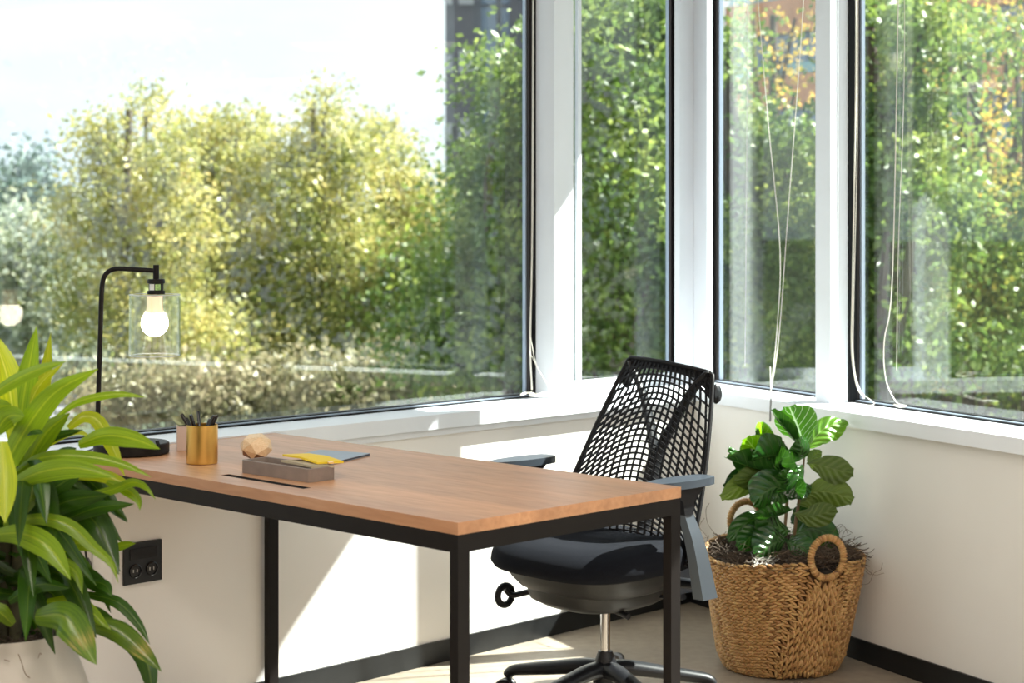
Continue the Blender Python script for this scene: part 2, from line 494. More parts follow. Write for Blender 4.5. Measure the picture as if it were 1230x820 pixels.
def foliage_mat(name, ramp, trans=0.35):
    m, nt, N, L, b = newmat(name)
    out = [n for n in N if n.type == 'OUTPUT_MATERIAL'][0]
    geo = N.new('ShaderNodeNewGeometry')
    cr = N.new('ShaderNodeValToRGB')
    el = cr.color_ramp.elements
    el[0].position = 0; el[0].color = (*ramp[0], 1)
    el[1].position = 1; el[1].color = (*ramp[-1], 1)
    for i, c in enumerate(ramp[1:-1]):
        q = el.new((i + 1) / (len(ramp) - 1)); q.color = (*c, 1)
    tc = N.new('ShaderNodeTexCoord'); no = N.new('ShaderNodeTexNoise'); no.inputs['Scale'].default_value = 1.6; no.inputs['Detail'].default_value = 3
    L.new(tc.outputs['Object'], no.inputs['Vector'])
    mr = N.new('ShaderNodeMapRange'); mr.inputs['From Min'].default_value = 0.36; mr.inputs['From Max'].default_value = 0.66
    L.new(no.outputs['Fac'], mr.inputs['Value'])
    mf = N.new('ShaderNodeMath'); mf.operation = 'MULTIPLY_ADD'; mf.inputs[1].default_value = 0.45
    m2 = N.new('ShaderNodeMath'); m2.operation = 'MULTIPLY'; m2.inputs[1].default_value = 0.55
    L.new(mr.outputs[0], m2.inputs[0]); L.new(geo.outputs['Random Per Island'], mf.inputs[0]); L.new(m2.outputs[0], mf.inputs[2])
    L.new(mf.outputs[0], cr.inputs[0])
    L.new(cr.outputs[0], b.inputs['Base Color'])
    b.inputs['Roughness'].default_value = 0.45
    tl = N.new('ShaderNodeBsdfTranslucent')
    h2 = N.new('ShaderNodeHueSaturation'); h2.inputs['Value'].default_value = 1.6; h2.inputs['Hue'].default_value = 0.49
    L.new(cr.outputs[0], h2.inputs['Color']); L.new(h2.outputs[0], tl.inputs['Color'])
    ms = N.new('ShaderNodeMixShader'); ms.inputs[0].default_value = trans
    L.new(b.outputs[0], ms.inputs[1]); L.new(tl.outputs[0], ms.inputs[2]); L.new(ms.outputs[0], out.inputs[0])
    return m
M['f_green'] = foliage_mat('green_foliage', [(0.04, 0.085, 0.018), (0.085, 0.15, 0.03), (0.18, 0.25, 0.05), (0.33, 0.38, 0.08)])
M['f_yellow'] = foliage_mat('yellow_green_foliage', [(0.14, 0.17, 0.055), (0.26, 0.27, 0.08), (0.42, 0.39, 0.13), (0.55, 0.45, 0.18)])  # yellow-olive leaves with haze mixed into the colours
M['f_orange'] = foliage_mat('turning_foliage', [(0.06, 0.11, 0.02), (0.15, 0.20, 0.035), (0.32, 0.30, 0.05), (0.48, 0.34, 0.06)])
M['f_brown'] = foliage_mat('brownish_shrub_foliage', [(0.10, 0.11, 0.05), (0.20, 0.19, 0.095), (0.30, 0.26, 0.15), (0.38, 0.31, 0.2)], 0.25)  # brownish leaves, lightened in colour for haze
M['f_haze'] = foliage_mat('hazy_distant_foliage', [(0.2, 0.24, 0.2), (0.28, 0.32, 0.25), (0.38, 0.4, 0.28), (0.48, 0.46, 0.3)])  # leaf colours lightened to stand in for distance haze
M['f_conifer'] = foliage_mat('blue_green_conifer', [(0.08, 0.13, 0.12), (0.12, 0.18, 0.16), (0.17, 0.22, 0.18), (0.2, 0.25, 0.2)], 0.15)

# ================================================================== room shell
CX, CY = 0.6402, 6.4022
UL, NL = Vector((-0.69617, -0.71788)), Vector((0.71788, -0.69617))
UR, NR = Vector((0.44987, -0.89309)), Vector((-0.89309, -0.44987))
C2 = Vector((CX, CY))
WALLS = {'L': (UL, NL), 'R': (UR, NR)}

def W2(side, t, off):
    u, n = WALLS[side]
    return C2 + u * t + n * off

def W3(side, t, off, z):
    p = W2(side, t, off)
    return Vector((p.x, p.y, z))

def corner(a, b):
    """plan point at depth a in front of the left wall and b in front of the right wall"""
    r1, r2 = NL.dot(C2) + a, NR.dot(C2) + b
    det = NL.x * NR.y - NL.y * NR.x
    return Vector(((r1 * NR.y - NL.y * r2) / det, (NL.x * r2 - r1 * NR.x) / det))

def tpx(side, px, off):
    u, n = WALLS[side]
    k = (px - 615) / F_PX
    o = C2 + n * off
    return (k * o.y - o.x) / (u.x - k * u.y)

def wbox(bm, side, t0, t1, o0, o1, z0, z1):
    return prism(bm, [W2(side, t0, o0), W2(side, t1, o0), W2(side, t1, o1), W2(side, t0, o1)], z0, z1)

ZS, ZH, ZC = 0.766, 2.36, 2.75
TL_END, TR_END = 7.0, 11.0
def struct(name, bm, mat, parent=None, **k):
    o = mk(name, bm, mat, parent, **k)
    if parent is None:
        o['kind'] = 'structure'
    return o

pA, pB, pD = W2('L', TL_END, 0), Vector((-4.4, -3.6)), Vector((5.9, -3.6))
pE = W2('R', TR_END, 0)
OUT = -0.28
bm = bmesh.new()
prism(bm, [corner(-0.3, -0.3), W2('L', TL_END, -0.3), (-4.6, -3.8), (6.2, -3.8), W2('R', TR_END, -0.3)], -0.12, 0)
struct('floor', bm, M['floor'])
bm = bmesh.new()
prism(bm, [corner(-0.3, -0.3), W2('L', TL_END, -0.3), (-4.6, -3.8), (6.2, -3.8), W2('R', TR_END, -0.3)], ZC, ZC + 0.15)
struct('ceiling', bm, M['ceiling'])
bm = bmesh.new()
for z0, z1 in ((0, 0.722), (ZH, ZC)):
    prism(bm, [corner(0, 0), W2('L', TL_END, 0), W2('L', TL_END, OUT), corner(OUT, OUT)], z0, z1)
wbox(bm, 'L', 5.4, TL_END, OUT, 0, 0.722, ZH)
struct('wall_left', bm, M['wall'])
bm = bmesh.new()
for z0, z1 in ((0, 0.722), (ZH, ZC)):
    prism(bm, [corner(0, 0), W2('R', TR_END, 0), W2('R', TR_END, OUT), corner(OUT, OUT)], z0, z1)
wbox(bm, 'R', 6.6, TR_END, OUT, 0, 0.722, ZH)
struct('wall_right', bm, M['wall'])
bm = bmesh.new()
prism(bm, [(-4.6, -3.6), (6.2, -3.6), (6.2, -3.8), (-4.6, -3.8)], 0, ZC)
struct('wall_back', bm, M['wall'])
bm = bmesh.new()
prism(bm, [(pA.x - 0.15, pA.y + 0.1), (pA.x, pA.y - 0.1), (-4.4, -3.6), (-4.6, -3.6)], 0, ZC)
struct('wall_side', bm, M['wall'])
# baseboards
for nm, side, a, b, c_, d_ in (('baseboard_left', 'L', (0, 0), (0.008, 0.008), 0, 0.008), ('baseboard_right', 'R', (0, 0), (0.008, 0.008), 0, 0.008)):
    bm = bmesh.new()
    te = TL_END if side == 'L' else TR_END
    prism(bm, [corner(*a), corner(*b), W2(side, te, 0.008), W2(side, te, 0)], 0, 0.066)
    struct(nm, bm, M['base'])
# sills
bm = bmesh.new()
prism(bm, [corner(OUT, OUT), corner(0.032, 0.012), W2('L', TL_END, 0.032), W2('L', TL_END, OUT)], 0.722, ZS)
bevel(bm, 0.004, 2)
struct('trim_1', bm, M['trim'], smooth=50)
bm = bmesh.new()
prism(bm, [corner(OUT, OUT), corner(0.032, 0.012), W2('R', 0.575, 0.012), W2('R', 0.575, 0.04), W2('R', TR_END, 0.04), W2('R', TR_END, OUT)], 0.722, ZS)
bevel(bm, 0.004, 2)
struct('trim_2', bm, M['trim'], smooth=50)
# shadow gap strip under the sills
bm = bmesh.new()
prism(bm, [corner(0.0, 0.0), corner(0.012, 0.006), W2('L', TL_END, 0.012), W2('L', TL_END, 0)], 0.700, 0.722)
struct('trim_3', bm, M['trim'])
# columns between the panes
def column(n, side, t0, t1, off):
    bm = bmesh.new()
    wbox(bm, side, t0, t1, -0.188 if side == 'L' else -0.213, off, ZS, ZH)
    bevel(bm, 0.003, 2)
    struct('trim_%d' % n, bm, M['trim'], smooth=50)
column(4, 'L', 0.553, 0.649, -0.066)
column(5, 'R', 0.625, 0.705, -0.085)
column(7, 'R', 3.4, 3.5, -0.07)
column(8, 'L', 4.6, 4.7, -0.07)
bm = bmesh.new()
tl0, tr0 = tpx('L', 816.5, -0.1), tpx('R', 849, -0.1)
prism(bm, [W2('L', tl0, -0.1), corner(-0.1, -0.1), W2('R', tr0, -0.1), W2('R', tr0, -0.125), corner(-0.27, -0.27) + Vector((0.05, -0.02)),
           corner(-0.27, -0.27), corner(-0.27, -0.27) - Vector((0.05, 0.02)), W2('L', tl0, -0.125)], ZS, ZH)
struct('trim_6', bm, M['trim'])

# windows ------------------------------------------------------------
def window(n, side, t0, t1, g_off, near_edge, far_edge, thin_white=None):
    """t0 = end nearer the room corner, t1 = the other end"""
    w = bpy.data.objects.new('window_%d' % n, None)
    link(w)
    w.location = W3(side, (t0 + t1) / 2, g_off, ZS)
    XF[w.name] = Matrix.Translation(w.location)
    w['kind'] = 'structure'
    bm = bmesh.new()
    wbox(bm, side, t0, t1, g_off - 0.012, g_off - 0.006, ZS + 0.008, ZH - 0.005)
    mk('glass_pane', bm, M['pane'], w)
    bm = bmesh.new()
    # rubber gaskets along the foot and head
    wbox(bm, side, t0, t1, g_off - 0.03, g_off + 0.004, ZS, ZS + 0.010)
    wbox(bm, side, t0, t1, g_off + 0.020, g_off + 0.030, ZS, ZS + 0.005)
    wbox(bm, side, t0, t1, g_off - 0.03, g_off + 0.03, ZH - 0.02, ZH)
    mk('gasket', bm, M['gasket'], w)
    bm = bmesh.new()
    wbox(bm, side, t0, t1, g_off + 0.004, g_off + 0.020, ZS, ZS + 0.007)
    mk('glazing_bead', bm, M['alu'], w)
    for (a, b, o0, o1, mat, nm) in (near_edge or []) + (far_edge or []):
        bm = bmesh.new()
        wbox(bm, side, a, b, o0, o1, ZS, ZH)
        mk(nm, bm, M[mat], w)
    return w
g1 = -0.175
def edges(side, t_in, g, px_g, px_b, px_a, o_g=-0.15):
    """rubber, frame and bead at the pane's edge nearest the room corner; px = where each one ends"""
    return [(t_in, tpx(side, px_g, o_g), g - .012, o_g, 'gasket', 'gasket'),
            (tpx(side, px_g, o_g), tpx(side, px_b, g + .012), g - .012, g + .012, 'bronze', 'window_frame'),
            (tpx(side, px_b, g + .012), tpx(side, px_a, g + .002), g - .0115, g + .002, 'alu', 'glazing_bead')]
window(1, 'L', 0.60, 4.6, g1, edges('L', 0.60, g1, 642, 635, 631), None)
window(2, 'L', -0.2, 0.56, g1, edges('L', -0.2, g1, 811, 806, 803),
    [(tpx('L', 698, g1), tpx('L', 693.5, g1), g1 - .0115, g1 + .002, 'trim', 'window_frame')])
g3 = -0.2
window(3, 'R', -0.2, 0.66, g3, edges('R', -0.2, g3, 857, 861, 865, -0.184), None)
window(4, 'R', 0.69, 3.42, g3, edges('R', 0.69, g3, 1020, 1030, 1035, -0.155), None)
window(5, 'R', 3.48, 6.6, g3, None, None)
window(6, 'L', 4.68, 5.4, g1, None, None)
# white bottom rail of the narrow pane
bm = bmesh.new()
wbox(bm, 'L', -0.12, 0.553, g1 + .012, g1 + .035, ZS, ZS + 0.04)
struct('trim_9', bm, M['trim'])

# ================================================================== desk
DZ = 0.762
Npt = Vector((-0.1057, 3.495))
RZ = math.radians(45.1)
DL, DW = 1.474, 0.682
desk = thing('desk', 'wooden desk with square black metal legs in front of the windows', 'desk', (Npt.x, Npt.y, 0), RZ)
DM = XF[desk.name]
def dloc(p):
    return DM.inverted() @ Vector(p)
# top with a cable slot cut through it
sa = dloc(PZ(265, 570.3, DZ)); sb = dloc(PZ(378, 585, DZ)); sc_ = dloc(PZ(278.8, 568.8, DZ))
sx0, sx1 = min(sa.x, sb.x), max(sb.x, sc_.x, sa.x + .02)
sx0, sx1 = sa.x - 0.001, sa.x + 0.024
sy0, sy1 = min(sb.y, sa.y), max(sb.y, sa.y)
bm = bmesh.new()
xs, ys = [0, sx0, sx1, DW], [0, sy0, sy1, DL]
TH = 0.0245
g = {}
for iz, z in enumerate((DZ - TH, DZ)):
    for i, x in enumerate(xs):
        for j, y in enumerate(ys):
            g[i, j, iz] = bm.verts.new((x, y, z))
for i in range(3):
    for j in range(3):
        if (i, j) == (1, 1):
            continue
        bm.faces.new((g[i, j, 1], g[i + 1, j, 1], g[i + 1, j + 1, 1], g[i, j + 1, 1]))
        bm.faces.new((g[i, j + 1, 0], g[i + 1, j + 1, 0], g[i + 1, j, 0], g[i, j, 0]))
def side_(a, b):
    bm.faces.new((g[(*a, 0)], g[(*b, 0)], g[(*b, 1)], g[(*a, 1)]))
for i in range(3):
    side_((i, 0), (i + 1, 0)); side_((i + 1, 3), (i, 3)); side_((0, i + 1), (0, i)); side_((3, i), (3, i + 1))
side_((2, 1), (1, 1)); side_((1, 2), (2, 2)); side_((1, 1), (1, 2)); side_((2, 2), (2, 1))
bevel(bm, 0.0015, 1)
mk('table_top', bm, M['desk_wood'], desk, local=True)
bm = bmesh.new()
box(bm, sx0, sx1, sy0, sy1, DZ - 0.034, DZ - 0.0246)
for q in ((sx0, sx0 + .0012, sy0, sy1), (sx1 - .0012, sx1, sy0, sy1), (sx0, sx1, sy0, sy0 + .0012), (sx0, sx1, sy1 - .0012, sy1)):
    box(bm, *q, DZ - 0.0246, DZ - 0.0008)
mk('slot_tray', bm, M['dark_slot'], desk, local=True)
lx, ly, bt = 0.032, 0.023, 0.036
bm = bmesh.new()
zt = DZ - TH
for x0 in (0.001, DW - 0.001 - lx):
    box(bm, x0, x0 + lx, ly + .001, DL - ly - .001, zt - bt, zt - 0.0002)
for y0 in (0.001, DL - ly - 0.001):
    box(bm, lx + .001, DW - lx - .001, y0, y0 + ly, zt - bt, zt - 0.0002)
mk('frame', bm, M['black_metal'], desk, local=True)
for x0 in (0.001, DW - 0.001 - lx):
    for y0 in (0.001, DL - ly - 0.001):
        bm = bmesh.new()
        box(bm, x0, x0 + lx, y0, y0 + ly, 0.004, zt - 0.0002)
        bevel(bm, 0.0015, 1)
        lg = mk('leg', bm, M['black_metal'], desk, local=True)
        bm = bmesh.new(); lathe(bm, [(0, 0), (0.012, 0), (0.012, 0.004), (0, 0.004)], 12, (x0 + lx / 2, y0 + ly / 2, 0))
        mk('foot_glide', bm, M['black_plastic'], lg, local=True)

# ================================================================== desk lamp
LD = 4.56
lc = PZ(158, 541.5, DZ); lc.y = LD; lc.x = (158 - 615) / F_PX * LD
lamp = thing('desk_lamp', 'black metal desk lamp with lit bulb in a clear glass cylinder shade', 'lamp', (lc.x, lc.y, DZ))
bm = bmesh.new()
lathe(bm, [(0, 0.001), (0.092, 0.001), (0.095, 0.004), (0.095, 0.026), (0.092, 0.029), (0, 0.029)], 48, (lc.x, lc.y, DZ))
mk('base', bm, M['black_metal'], lamp, smooth=40)
bm = bmesh.new()
top_z = P(0, 323, LD).z
pole0 = P(116.5, 531, LD); pole0.z = DZ + 0.028
path = [pole0, P(118, 480, LD), P(120.5, 400, LD), P(122, 352, LD), P(124.5, 334, LD), P(131, 325.5, LD), P(141, 322.6, LD), P(150, 322.8, LD), P(187, 325, LD)]
tube(bm, smooth_path(path, 6), 0.0062, 12)
mk('pole', bm, M['black_metal'], lamp, smooth=60)
bx, by = P(187.5, 340, LD).x, LD
bm = bmesh.new()
za = lambda py: P(0, py, LD).z
lathe(bm, [(0, za(318)), (0.0078, za(318)), (0.0078, za(336)), (0.0, za(336))], 16, (bx, by, 0))
lathe(bm, [(0, za(335)), (0.0205, za(335)), (0.0222, za(336.5)), (0.0222, za(340)), (0.0185, za(340.5)), (0.0185, za(348.5)), (0.0222, za(349)), (0.0222, za(353)), (0, za(353.2))], 28, (bx, by, 0))
sock = mk('socket', bm, M['black_metal'], lamp, smooth=40)
for (a0, a1, mt, nm) in ((-2.45, -1.62, 'white_plastic', 'white paper rating sticker'), (-1.5, -0.75, 'yellow', 'green and yellow paper sticker')):
    bm = bmesh.new()
    n = 8
    r = 0.0188
    vs = [[bm.verts.new((bx + r * math.cos(a0 + (a1 - a0) * k / n), by + r * math.sin(a0 + (a1 - a0) * k / n), z)) for z in (za(348.2), za(340.8))] for k in range(n + 1)]
    for q, w in zip(vs, vs[1:]):
        bm.faces.new((q[0], w[0], w[1], q[1]))
    if mt == 'yellow':
        mt = 'sticker_green'
        M[mt] = plain('green_sticker', (0.35, 0.55, 0.2), 0.5, noise=0.5, nscale=180)
    mk('sticker', bm, M[mt], sock, label=nm)
# glass cylinder shade
bm = bmesh.new()
sx = P(185.8, 0, LD).x
ro, zt_, zb_ = 0.0645, za(353.5), za(427)
lathe(bm, [(ro - .0025, zb_), (ro, zb_), (ro, zt_), (0.012, zt_), (0.012, zt_ - .0022), (ro - .0025, zt_ - .0025)], 48, (sx, by, 0), closed=True)
mk('lamp_shade', bm, M['shade_glass'], lamp, smooth=40, label='clear glass cylinder shade')
M['glass_edge'] = plain('frosty_glass_edge', (0.55, 0.6, 0.58), 0.15, spec=0.8)
for z in (zt_ - 0.0005, zb_ + 0.0008):
    bm = bmesh.new()
    ring = [Vector((sx + (ro - .001) * math.cos(2 * PI * k / 48), by + (ro - .001) * math.sin(2 * PI * k / 48), z)) for k in range(49)]
    tube(bm, ring, 0.0016, 6, caps=False)
    mk('shade_rim', bm, M['glass_edge'], lamp, smooth=60)
# bulb
bm = bmesh.new()
zc, rb = za(388), 0.0345
prof = [(0, zc - rb)]
for k in range(1, 13):
    a_ = -PI / 2 + k * (PI / 2 + 0.85) / 12
    prof.append((rb * math.cos(a_), zc + rb * math.sin(a_)))
prof.append((0, prof[-1][1] + 0.0005))
lathe(bm, prof, 28, (sx, by, 0))
blb = mk('bulb', bm, M['bulb'], lamp, smooth=70)
bm = bmesh.new()
zz = zc + rb * math.sin(0.85)
rr_ = rb * math.cos(0.85)
lathe(bm, [(rr_ - .0002, zz), (0.0195, zz + 0.012), (0.0195, za(358)), (0.021, za(354)), (0, za(353.6))], 24, (sx, by, 0))
mk('bulb_neck', bm, M['bulb_neck'], blb, smooth=50)
ld = bpy.data.lights.new('bulb_light', 'POINT'); ld.energy = 6; ld.color = (1, 0.8, 0.58); ld.shadow_soft_size = 0.034
lo = bpy.data.objects.new('bulb_light', ld); link(lo, lamp); lo.location = Vector((sx, by, zc)) - lamp.location
bm = bmesh.new()
tube(bm, smooth_path([P(190, 534, 4.49), P(189, 531, 4.49), P(188.5, 529, 4.49)], 3), 0.005, 8)
mk('switch_knob', bm, M['black_plastic'], lamp, smooth=60)
# lamp cord runs over the desk edge and down to the wall box
cz = DZ + 0.004
cp = [PZ(135, 543, cz), PZ(122, 537, cz), PZ(108, 541, cz), PZ(96, 544, cz), PZ(84, 543, cz), P(75, 552, 4.60), P(72, 600, 4.62), P(90, 655, 4.60), P(98, 668, 4.58)]
bm = bmesh.new()
tube(bm, smooth_path(cp, 7), 0.003, 8)
mk('power_cord', bm, M['cable'], lamp, smooth=60)

# ================================================================== things on the desk
# pen cup
cc = PZ(242.8, 556.2, DZ)
cup = thing('pen_cup', 'brushed brass cylinder cup of pens near the desk lamp', 'cup', cc)
bm = bmesh.new()
hc = 0.0945
lathe(bm, [(0, 0.0005), (0.0365, 0.0005), (0.038, 0.002), (0.038, hc - .0006), (0.0374, hc), (0.0368, hc - .0006), (0.0368, 0.003), (0, 0.003)], 48, cc)
mk('cup_body', bm, M['brass'], cup, smooth=40)
pens = [(-0.026, 0.0, 218, 497, 0.0046), (-0.018, 0.012, 223.5, 502, 0.0052), (-0.004, 0.02, 238, 494, 0.004), (0.018, 0.01, 252, 503, 0.0042),
        (0.024, -0.004, 257, 499, 0.0046), (0.028, 0.006, 261, 498, 0.0042), (-0.01, -0.01, 229, 498, 0.0044)]
for k, (ox, oy, tx, ty, r) in enumerate(pens):
    tip = P(tx, ty, cc.y + oy * 1.2)
    foot = cc + Vector((-ox * 0.5, -oy * 0.5, 0.0045))
    bm = bmesh.new()
    L_ = (tip - foot)
    tube(bm, [foot, foot + L_ * 0.03, foot + L_ * 0.04, foot + L_ * .97, tip], [0.0012, 0.0035, r, r, r * 0.8], 10)
    pn = mk('pen', bm, M['pen'], None, smooth=40)
    where = ['outermost towards the lamp', 'second from the lamp side', 'tallest in the middle', 'third from the window corner side', 'second from the chair side', 'outermost towards the chair', 'front one of the lamp-side bunch'][k]
    tag(pn, 'black pen standing in the brass cup, ' + where, 'pen', 'pens in the brass cup')
# small succulent in a pale pot behind the cup
sp = PZ(225.5, 539.5, DZ)
suc = thing('potted_succulent', 'small succulent in a pale square pot behind the brass cup', 'plant', sp)
bm = bmesh.new()
w_ = 0.028
R_ = Matrix.Translation(sp) @ Matrix.Rotation(math.radians(12), 4, 'Z')
box(bm, -w_, w_, -w_, w_, 0.0005, 0.062, R_)
bevel(bm, 0.007, 3)
mk('pot', bm, M['pink_pot'], suc, smooth=50)
bm = bmesh.new(); box(bm, -w_ * .8, w_ * .8, -w_ * .8, w_ * .8, 0.0622, 0.0635, R_)
mk('soil', bm, M['soil'], suc)

def leaf(name, pts, w, mat, parent, roll=0.0, prof='drac', cup=0.25, n=10, across=4, wave=0.0, label=None, twist=0.0, view=None):
    """a bent leaf blade: pts = midrib, w = full width (m), roll turns the blade about the midrib away from facing the viewer"""
    sp_ = smooth_path(pts, 8)
    # resample by arc length
    ds = [0]
    for a, b in zip(sp_, sp_[1:]): ds.append(ds[-1] + (b - a).length)
    tot = ds[-1]
    mid = []
    j = 0
    for i in range(n + 1):
        s = tot * i / n
        while j < len(ds) - 2 and ds[j + 1] < s: j += 1
        f_ = (s - ds[j]) / max(1e-9, ds[j + 1] - ds[j])
        mid.append(sp_[j].lerp(sp_[j + 1], min(1, f_)))
    bm = bmesh.new()
    uvl = bm.loops.layers.uv.new('UVMap')
    rows = []
    uvs = {}
    rnd = random.random() * 6
    for i, p in enumerate(mid):
        s = i / n
        t = (mid[min(i + 1, n)] - mid[max(i - 1, 0)]).normalized()
        v = view if view is not None else (p - Vector((0, 0, EYE))).normalized()
        side = t.cross(v)
        side = side.normalized() if side.length > 1e-4 else Vector((1, 0, 0))
        nn = side.cross(t).normalized()
        a = math.radians(roll + twist * s)
        sd_ = side * math.cos(a) + nn * math.sin(a)
        nn2 = sd_.cross(t)
        if prof == 'drac':
            ww = (0.42 + 0.58 * min(1, (s / 0.4)) ** 0.8) * (1 - max(0, (s - 0.45) / 0.55) ** 2.0)
        elif prof == 'fig':
            ww = (0.10 + 0.9 * (math.sin(min(1, s * 1.02) ** 1.35 * PI) ** 0.62)) if s < 0.97 else 0.3
            if s < 0.08: ww = 0.09
            ww = ww * (1.0 if s > 0.3 else 0.85)
        else:
            ww = math.sin(PI * (0.08 + 0.9 * s)) ** 0.8
        row = []
        for k in range(across + 1):
            q = k / across * 2 - 1
            h = cup * (abs(q) ** 1.3) * w / 2 * ww
            wv = wave * math.sin(s * 14 + rnd + (2 if q > 0 else 0)) * abs(q) * w * 0.5
            vtx = bm.verts.new(p + sd_ * (q * w / 2 * max(ww, 0.02)) + nn2 * (h + wv))
            uvs[vtx] = (s, (q + 1) / 2)
            row.append(vtx)
        rows.append(row)
    for r0, r1 in zip(rows, rows[1:]):
        for k in range(across):
            f_ = bm.faces.new((r0[k], r0[k + 1], r1[k + 1], r1[k]))
            for lp in f_.loops: lp[uvl].uv = uvs[lp.vert]
    o = mk(name, bm, mat, parent, smooth=180, label=label)
    return o

for k, (bx_, by_, tx, ty, w) in enumerate([(224, 511, 206, 500, 9), (226, 511, 221, 493, 9), (230, 511, 227, 489, 10), (233, 511, 234, 492, 9), (236, 511, 239, 493, 8), (240, 512, 247, 503, 9), (222, 512, 210, 506, 7), (231, 512, 243, 497, 8)]):
    d = sp.y + 0.004 * (k % 3 - 1)
    a, b = P(bx_, by_, sp.y), P(tx, ty, d)
    leaf('leaf', [a, a.lerp(b, .5) + Vector((0, -.003, .002)), b], w * 0.0021, M['succulent'], suc, roll=20 * (k % 3), prof='oval', cup=-0.5, n=6)

# faceted wooden ball
fc = PZ(308, 548.5, DZ); fc.y = 4.43; fc.x = (308 - 615) / F_PX * fc.y
def ball_hull():
    rr = random.Random(5)
    pts = []
    n = 22
    for i in range(n):
        z = 1 - 2 * (i + .5) / n
        a = i * 2.39996 + rr.random() * .5
        s = math.sqrt(1 - z * z)
        pts.append(Vector((s * math.cos(a) * 0.0415, s * math.sin(a) * 0.0405, z * 0.0345 + 0.0335)))
    return pts
bm = bmesh.new()
for p in ball_hull():
    p.z = max(p.z, 0.0006)
    bm.verts.new(p)
res = bmesh.ops.convex_hull(bm, input=bm.verts)
bmesh.ops.delete(bm, geom=[v for v in bm.verts if not v.link_faces], context='VERTS')
bm.faces.ensure_lookup_table()
low = [f for f in bm.faces if f.calc_center_median().z < 0.017 and f.normal.z < 0.5]
ball = thing('wooden_polyhedron', 'pale wooden faceted ball with brown lower facets behind the grey tray', 'ornament', fc)
bm2 = bm.copy()
bm.faces.ensure_lookup_table(); bm2.faces.ensure_lookup_table()
lowi = {f.index for f in low}
bm.faces.index_update(); bm2.faces.index_update()
bmesh.ops.delete(bm, geom=[f for f in bm.faces if (f.calc_center_median().z < 0.017)], context='FACES')
bmesh.ops.delete(bm2, geom=[f for f in bm2.faces if not (f.calc_center_median().z < 0.017)], context='FACES')
mk('upper_facets', bm, M['ball_wood'], ball, local=True)
mk('lower_facets', bm2, M['dark_ball_wood'], ball, local=True, label='brown wooden facets')

# concrete tray
tA, tB, tC = PZ(289.4, 567.7, DZ), PZ(371.8, 580, DZ), PZ(394, 576.2, DZ)
ex = (tB - tA).normalized()
ey = Vector((-ex.y, ex.x, 0))
tl_, tw_ = (tB - tA).length, 0.078
tray = thing('desk_tray', 'grey concrete tray holding paper pads beside the slot in the desk', 'tray', tA + ex * tl_ / 2 + ey * tw_ / 2)
tray.rotation_euler = (0, 0, math.atan2(ex.y, ex.x))
XF[tray.name] = Matrix.Translation(tray.location) @ Matrix.Rotation(math.atan2(ex.y, ex.x), 4, 'Z')
bm = bmesh.new()
ht = 0.031
def rrect(x, y, r, z, n=4):
    out = []
    for cx_, cy_, a0 in ((x - r, y - r, 0), (-x + r, y - r, 90), (-x + r, -y + r, 180), (x - r, -y + r, 270)):
        for k in range(n + 1):
            a = math.radians(a0 + 90 * k / n)
            out.append((cx_ + r * math.cos(a), cy_ + r * math.sin(a), z))
    return out
def loft(bm, loops, cap0=True, cap1=True):
    L_ = [[bm.verts.new(p) for p in lp] for lp in loops]
    n = len(L_[0])
    for a, b in zip(L_, L_[1:]):
        for k in range(n):
            bm.faces.new((a[k], a[(k + 1) % n], b[(k + 1) % n], b[k]))
    if cap0: bm.faces.new(list(reversed(L_[0])))
    if cap1: bm.faces.new(L_[-1])
loft(bm, [rrect(tl_ / 2, tw_ / 2, .008, .0005), rrect(tl_ / 2, tw_ / 2, .008, ht - .001), rrect(tl_ / 2 - .001, tw_ / 2 - .001, .007, ht),
          rrect(tl_ / 2 - .008, tw_ / 2 - .008, .004, ht), rrect(tl_ / 2 - .009, tw_ / 2 - .009, .004, 0.009)])
mk('tray_body', bm, M['concrete'], tray, local=True, smooth=40)
def pad(name, pxq, z0, th, mat, label, cat, d_list):
    """thin sheet block: four corners by sight, real thickness along its normal"""
    q = [P(px, py, d) for (px, py), d in zip(pxq, d_list)]
    nrm = (q[1] - q[0]).cross(q[3] - q[0]).normalized()
    if nrm.z < 0: nrm = -nrm
    bm = bmesh.new()
    top = [bm.verts.new(p) for p in q]
    bot = [bm.verts.new(p - nrm * th) for p in q]
    bm.faces.new(top); bm.faces.new(list(reversed(bot)))
    for i in range(4):
        j = (i + 1) % 4
        bm.faces.new((top[i], bot[i], bot[j], top[j]))
    bmesh.ops.recalc_face_normals(bm, faces=bm.faces)
    return tag(mk(name, bm, mat, None), label, cat)
# yellow pad leans across the tray: flat part plus a bent flap
TI = XF[tray.name]
def tp(x, y, z): return TI @ Vector((x, y, z))
def bent_pad(name, prof, y0, y1, th, mat, label, cat, skew=0.0):
    bm = bmesh.new()
    rows = []
    for (x, z) in prof:
        rows.append([bm.verts.new(tp(x + skew * 0, y0, z)), bm.verts.new(tp(x + skew, y1, z)), bm.verts.new(tp(x + skew, y1, z - th)), bm.verts.new(tp(x, y0, z - th))])
    for a, b in zip(rows, rows[1:]):
        for k in range(4):
            bm.faces.new((a[k], a[(k + 1) % 4], b[(k + 1) % 4], b[k]))
    bm.faces.new(rows[0]); bm.faces.new(list(reversed(rows[-1])))
    bmesh.ops.recalc_face_normals(bm, faces=bm.faces)
    return tag(mk(name, bm, mat, None), label, cat)
bent_pad('note_pad', [(-0.010, 0.0375), (0.045, 0.0365), (0.098, 0.0335)], -0.012, 0.03, 0.005, M['beige_paper'], 'beige note pad lying in the grey tray under the yellow pad', 'note pad', 0.03)
bent_pad('note_pad', [(-0.028, 0.0475), (0.035, 0.0475), (0.095, 0.040)], 0.008, 0.062, 0.0045, M['yellow'], 'yellow note pad lying on top of the beige pad in the tray', 'note pad', 0.03)
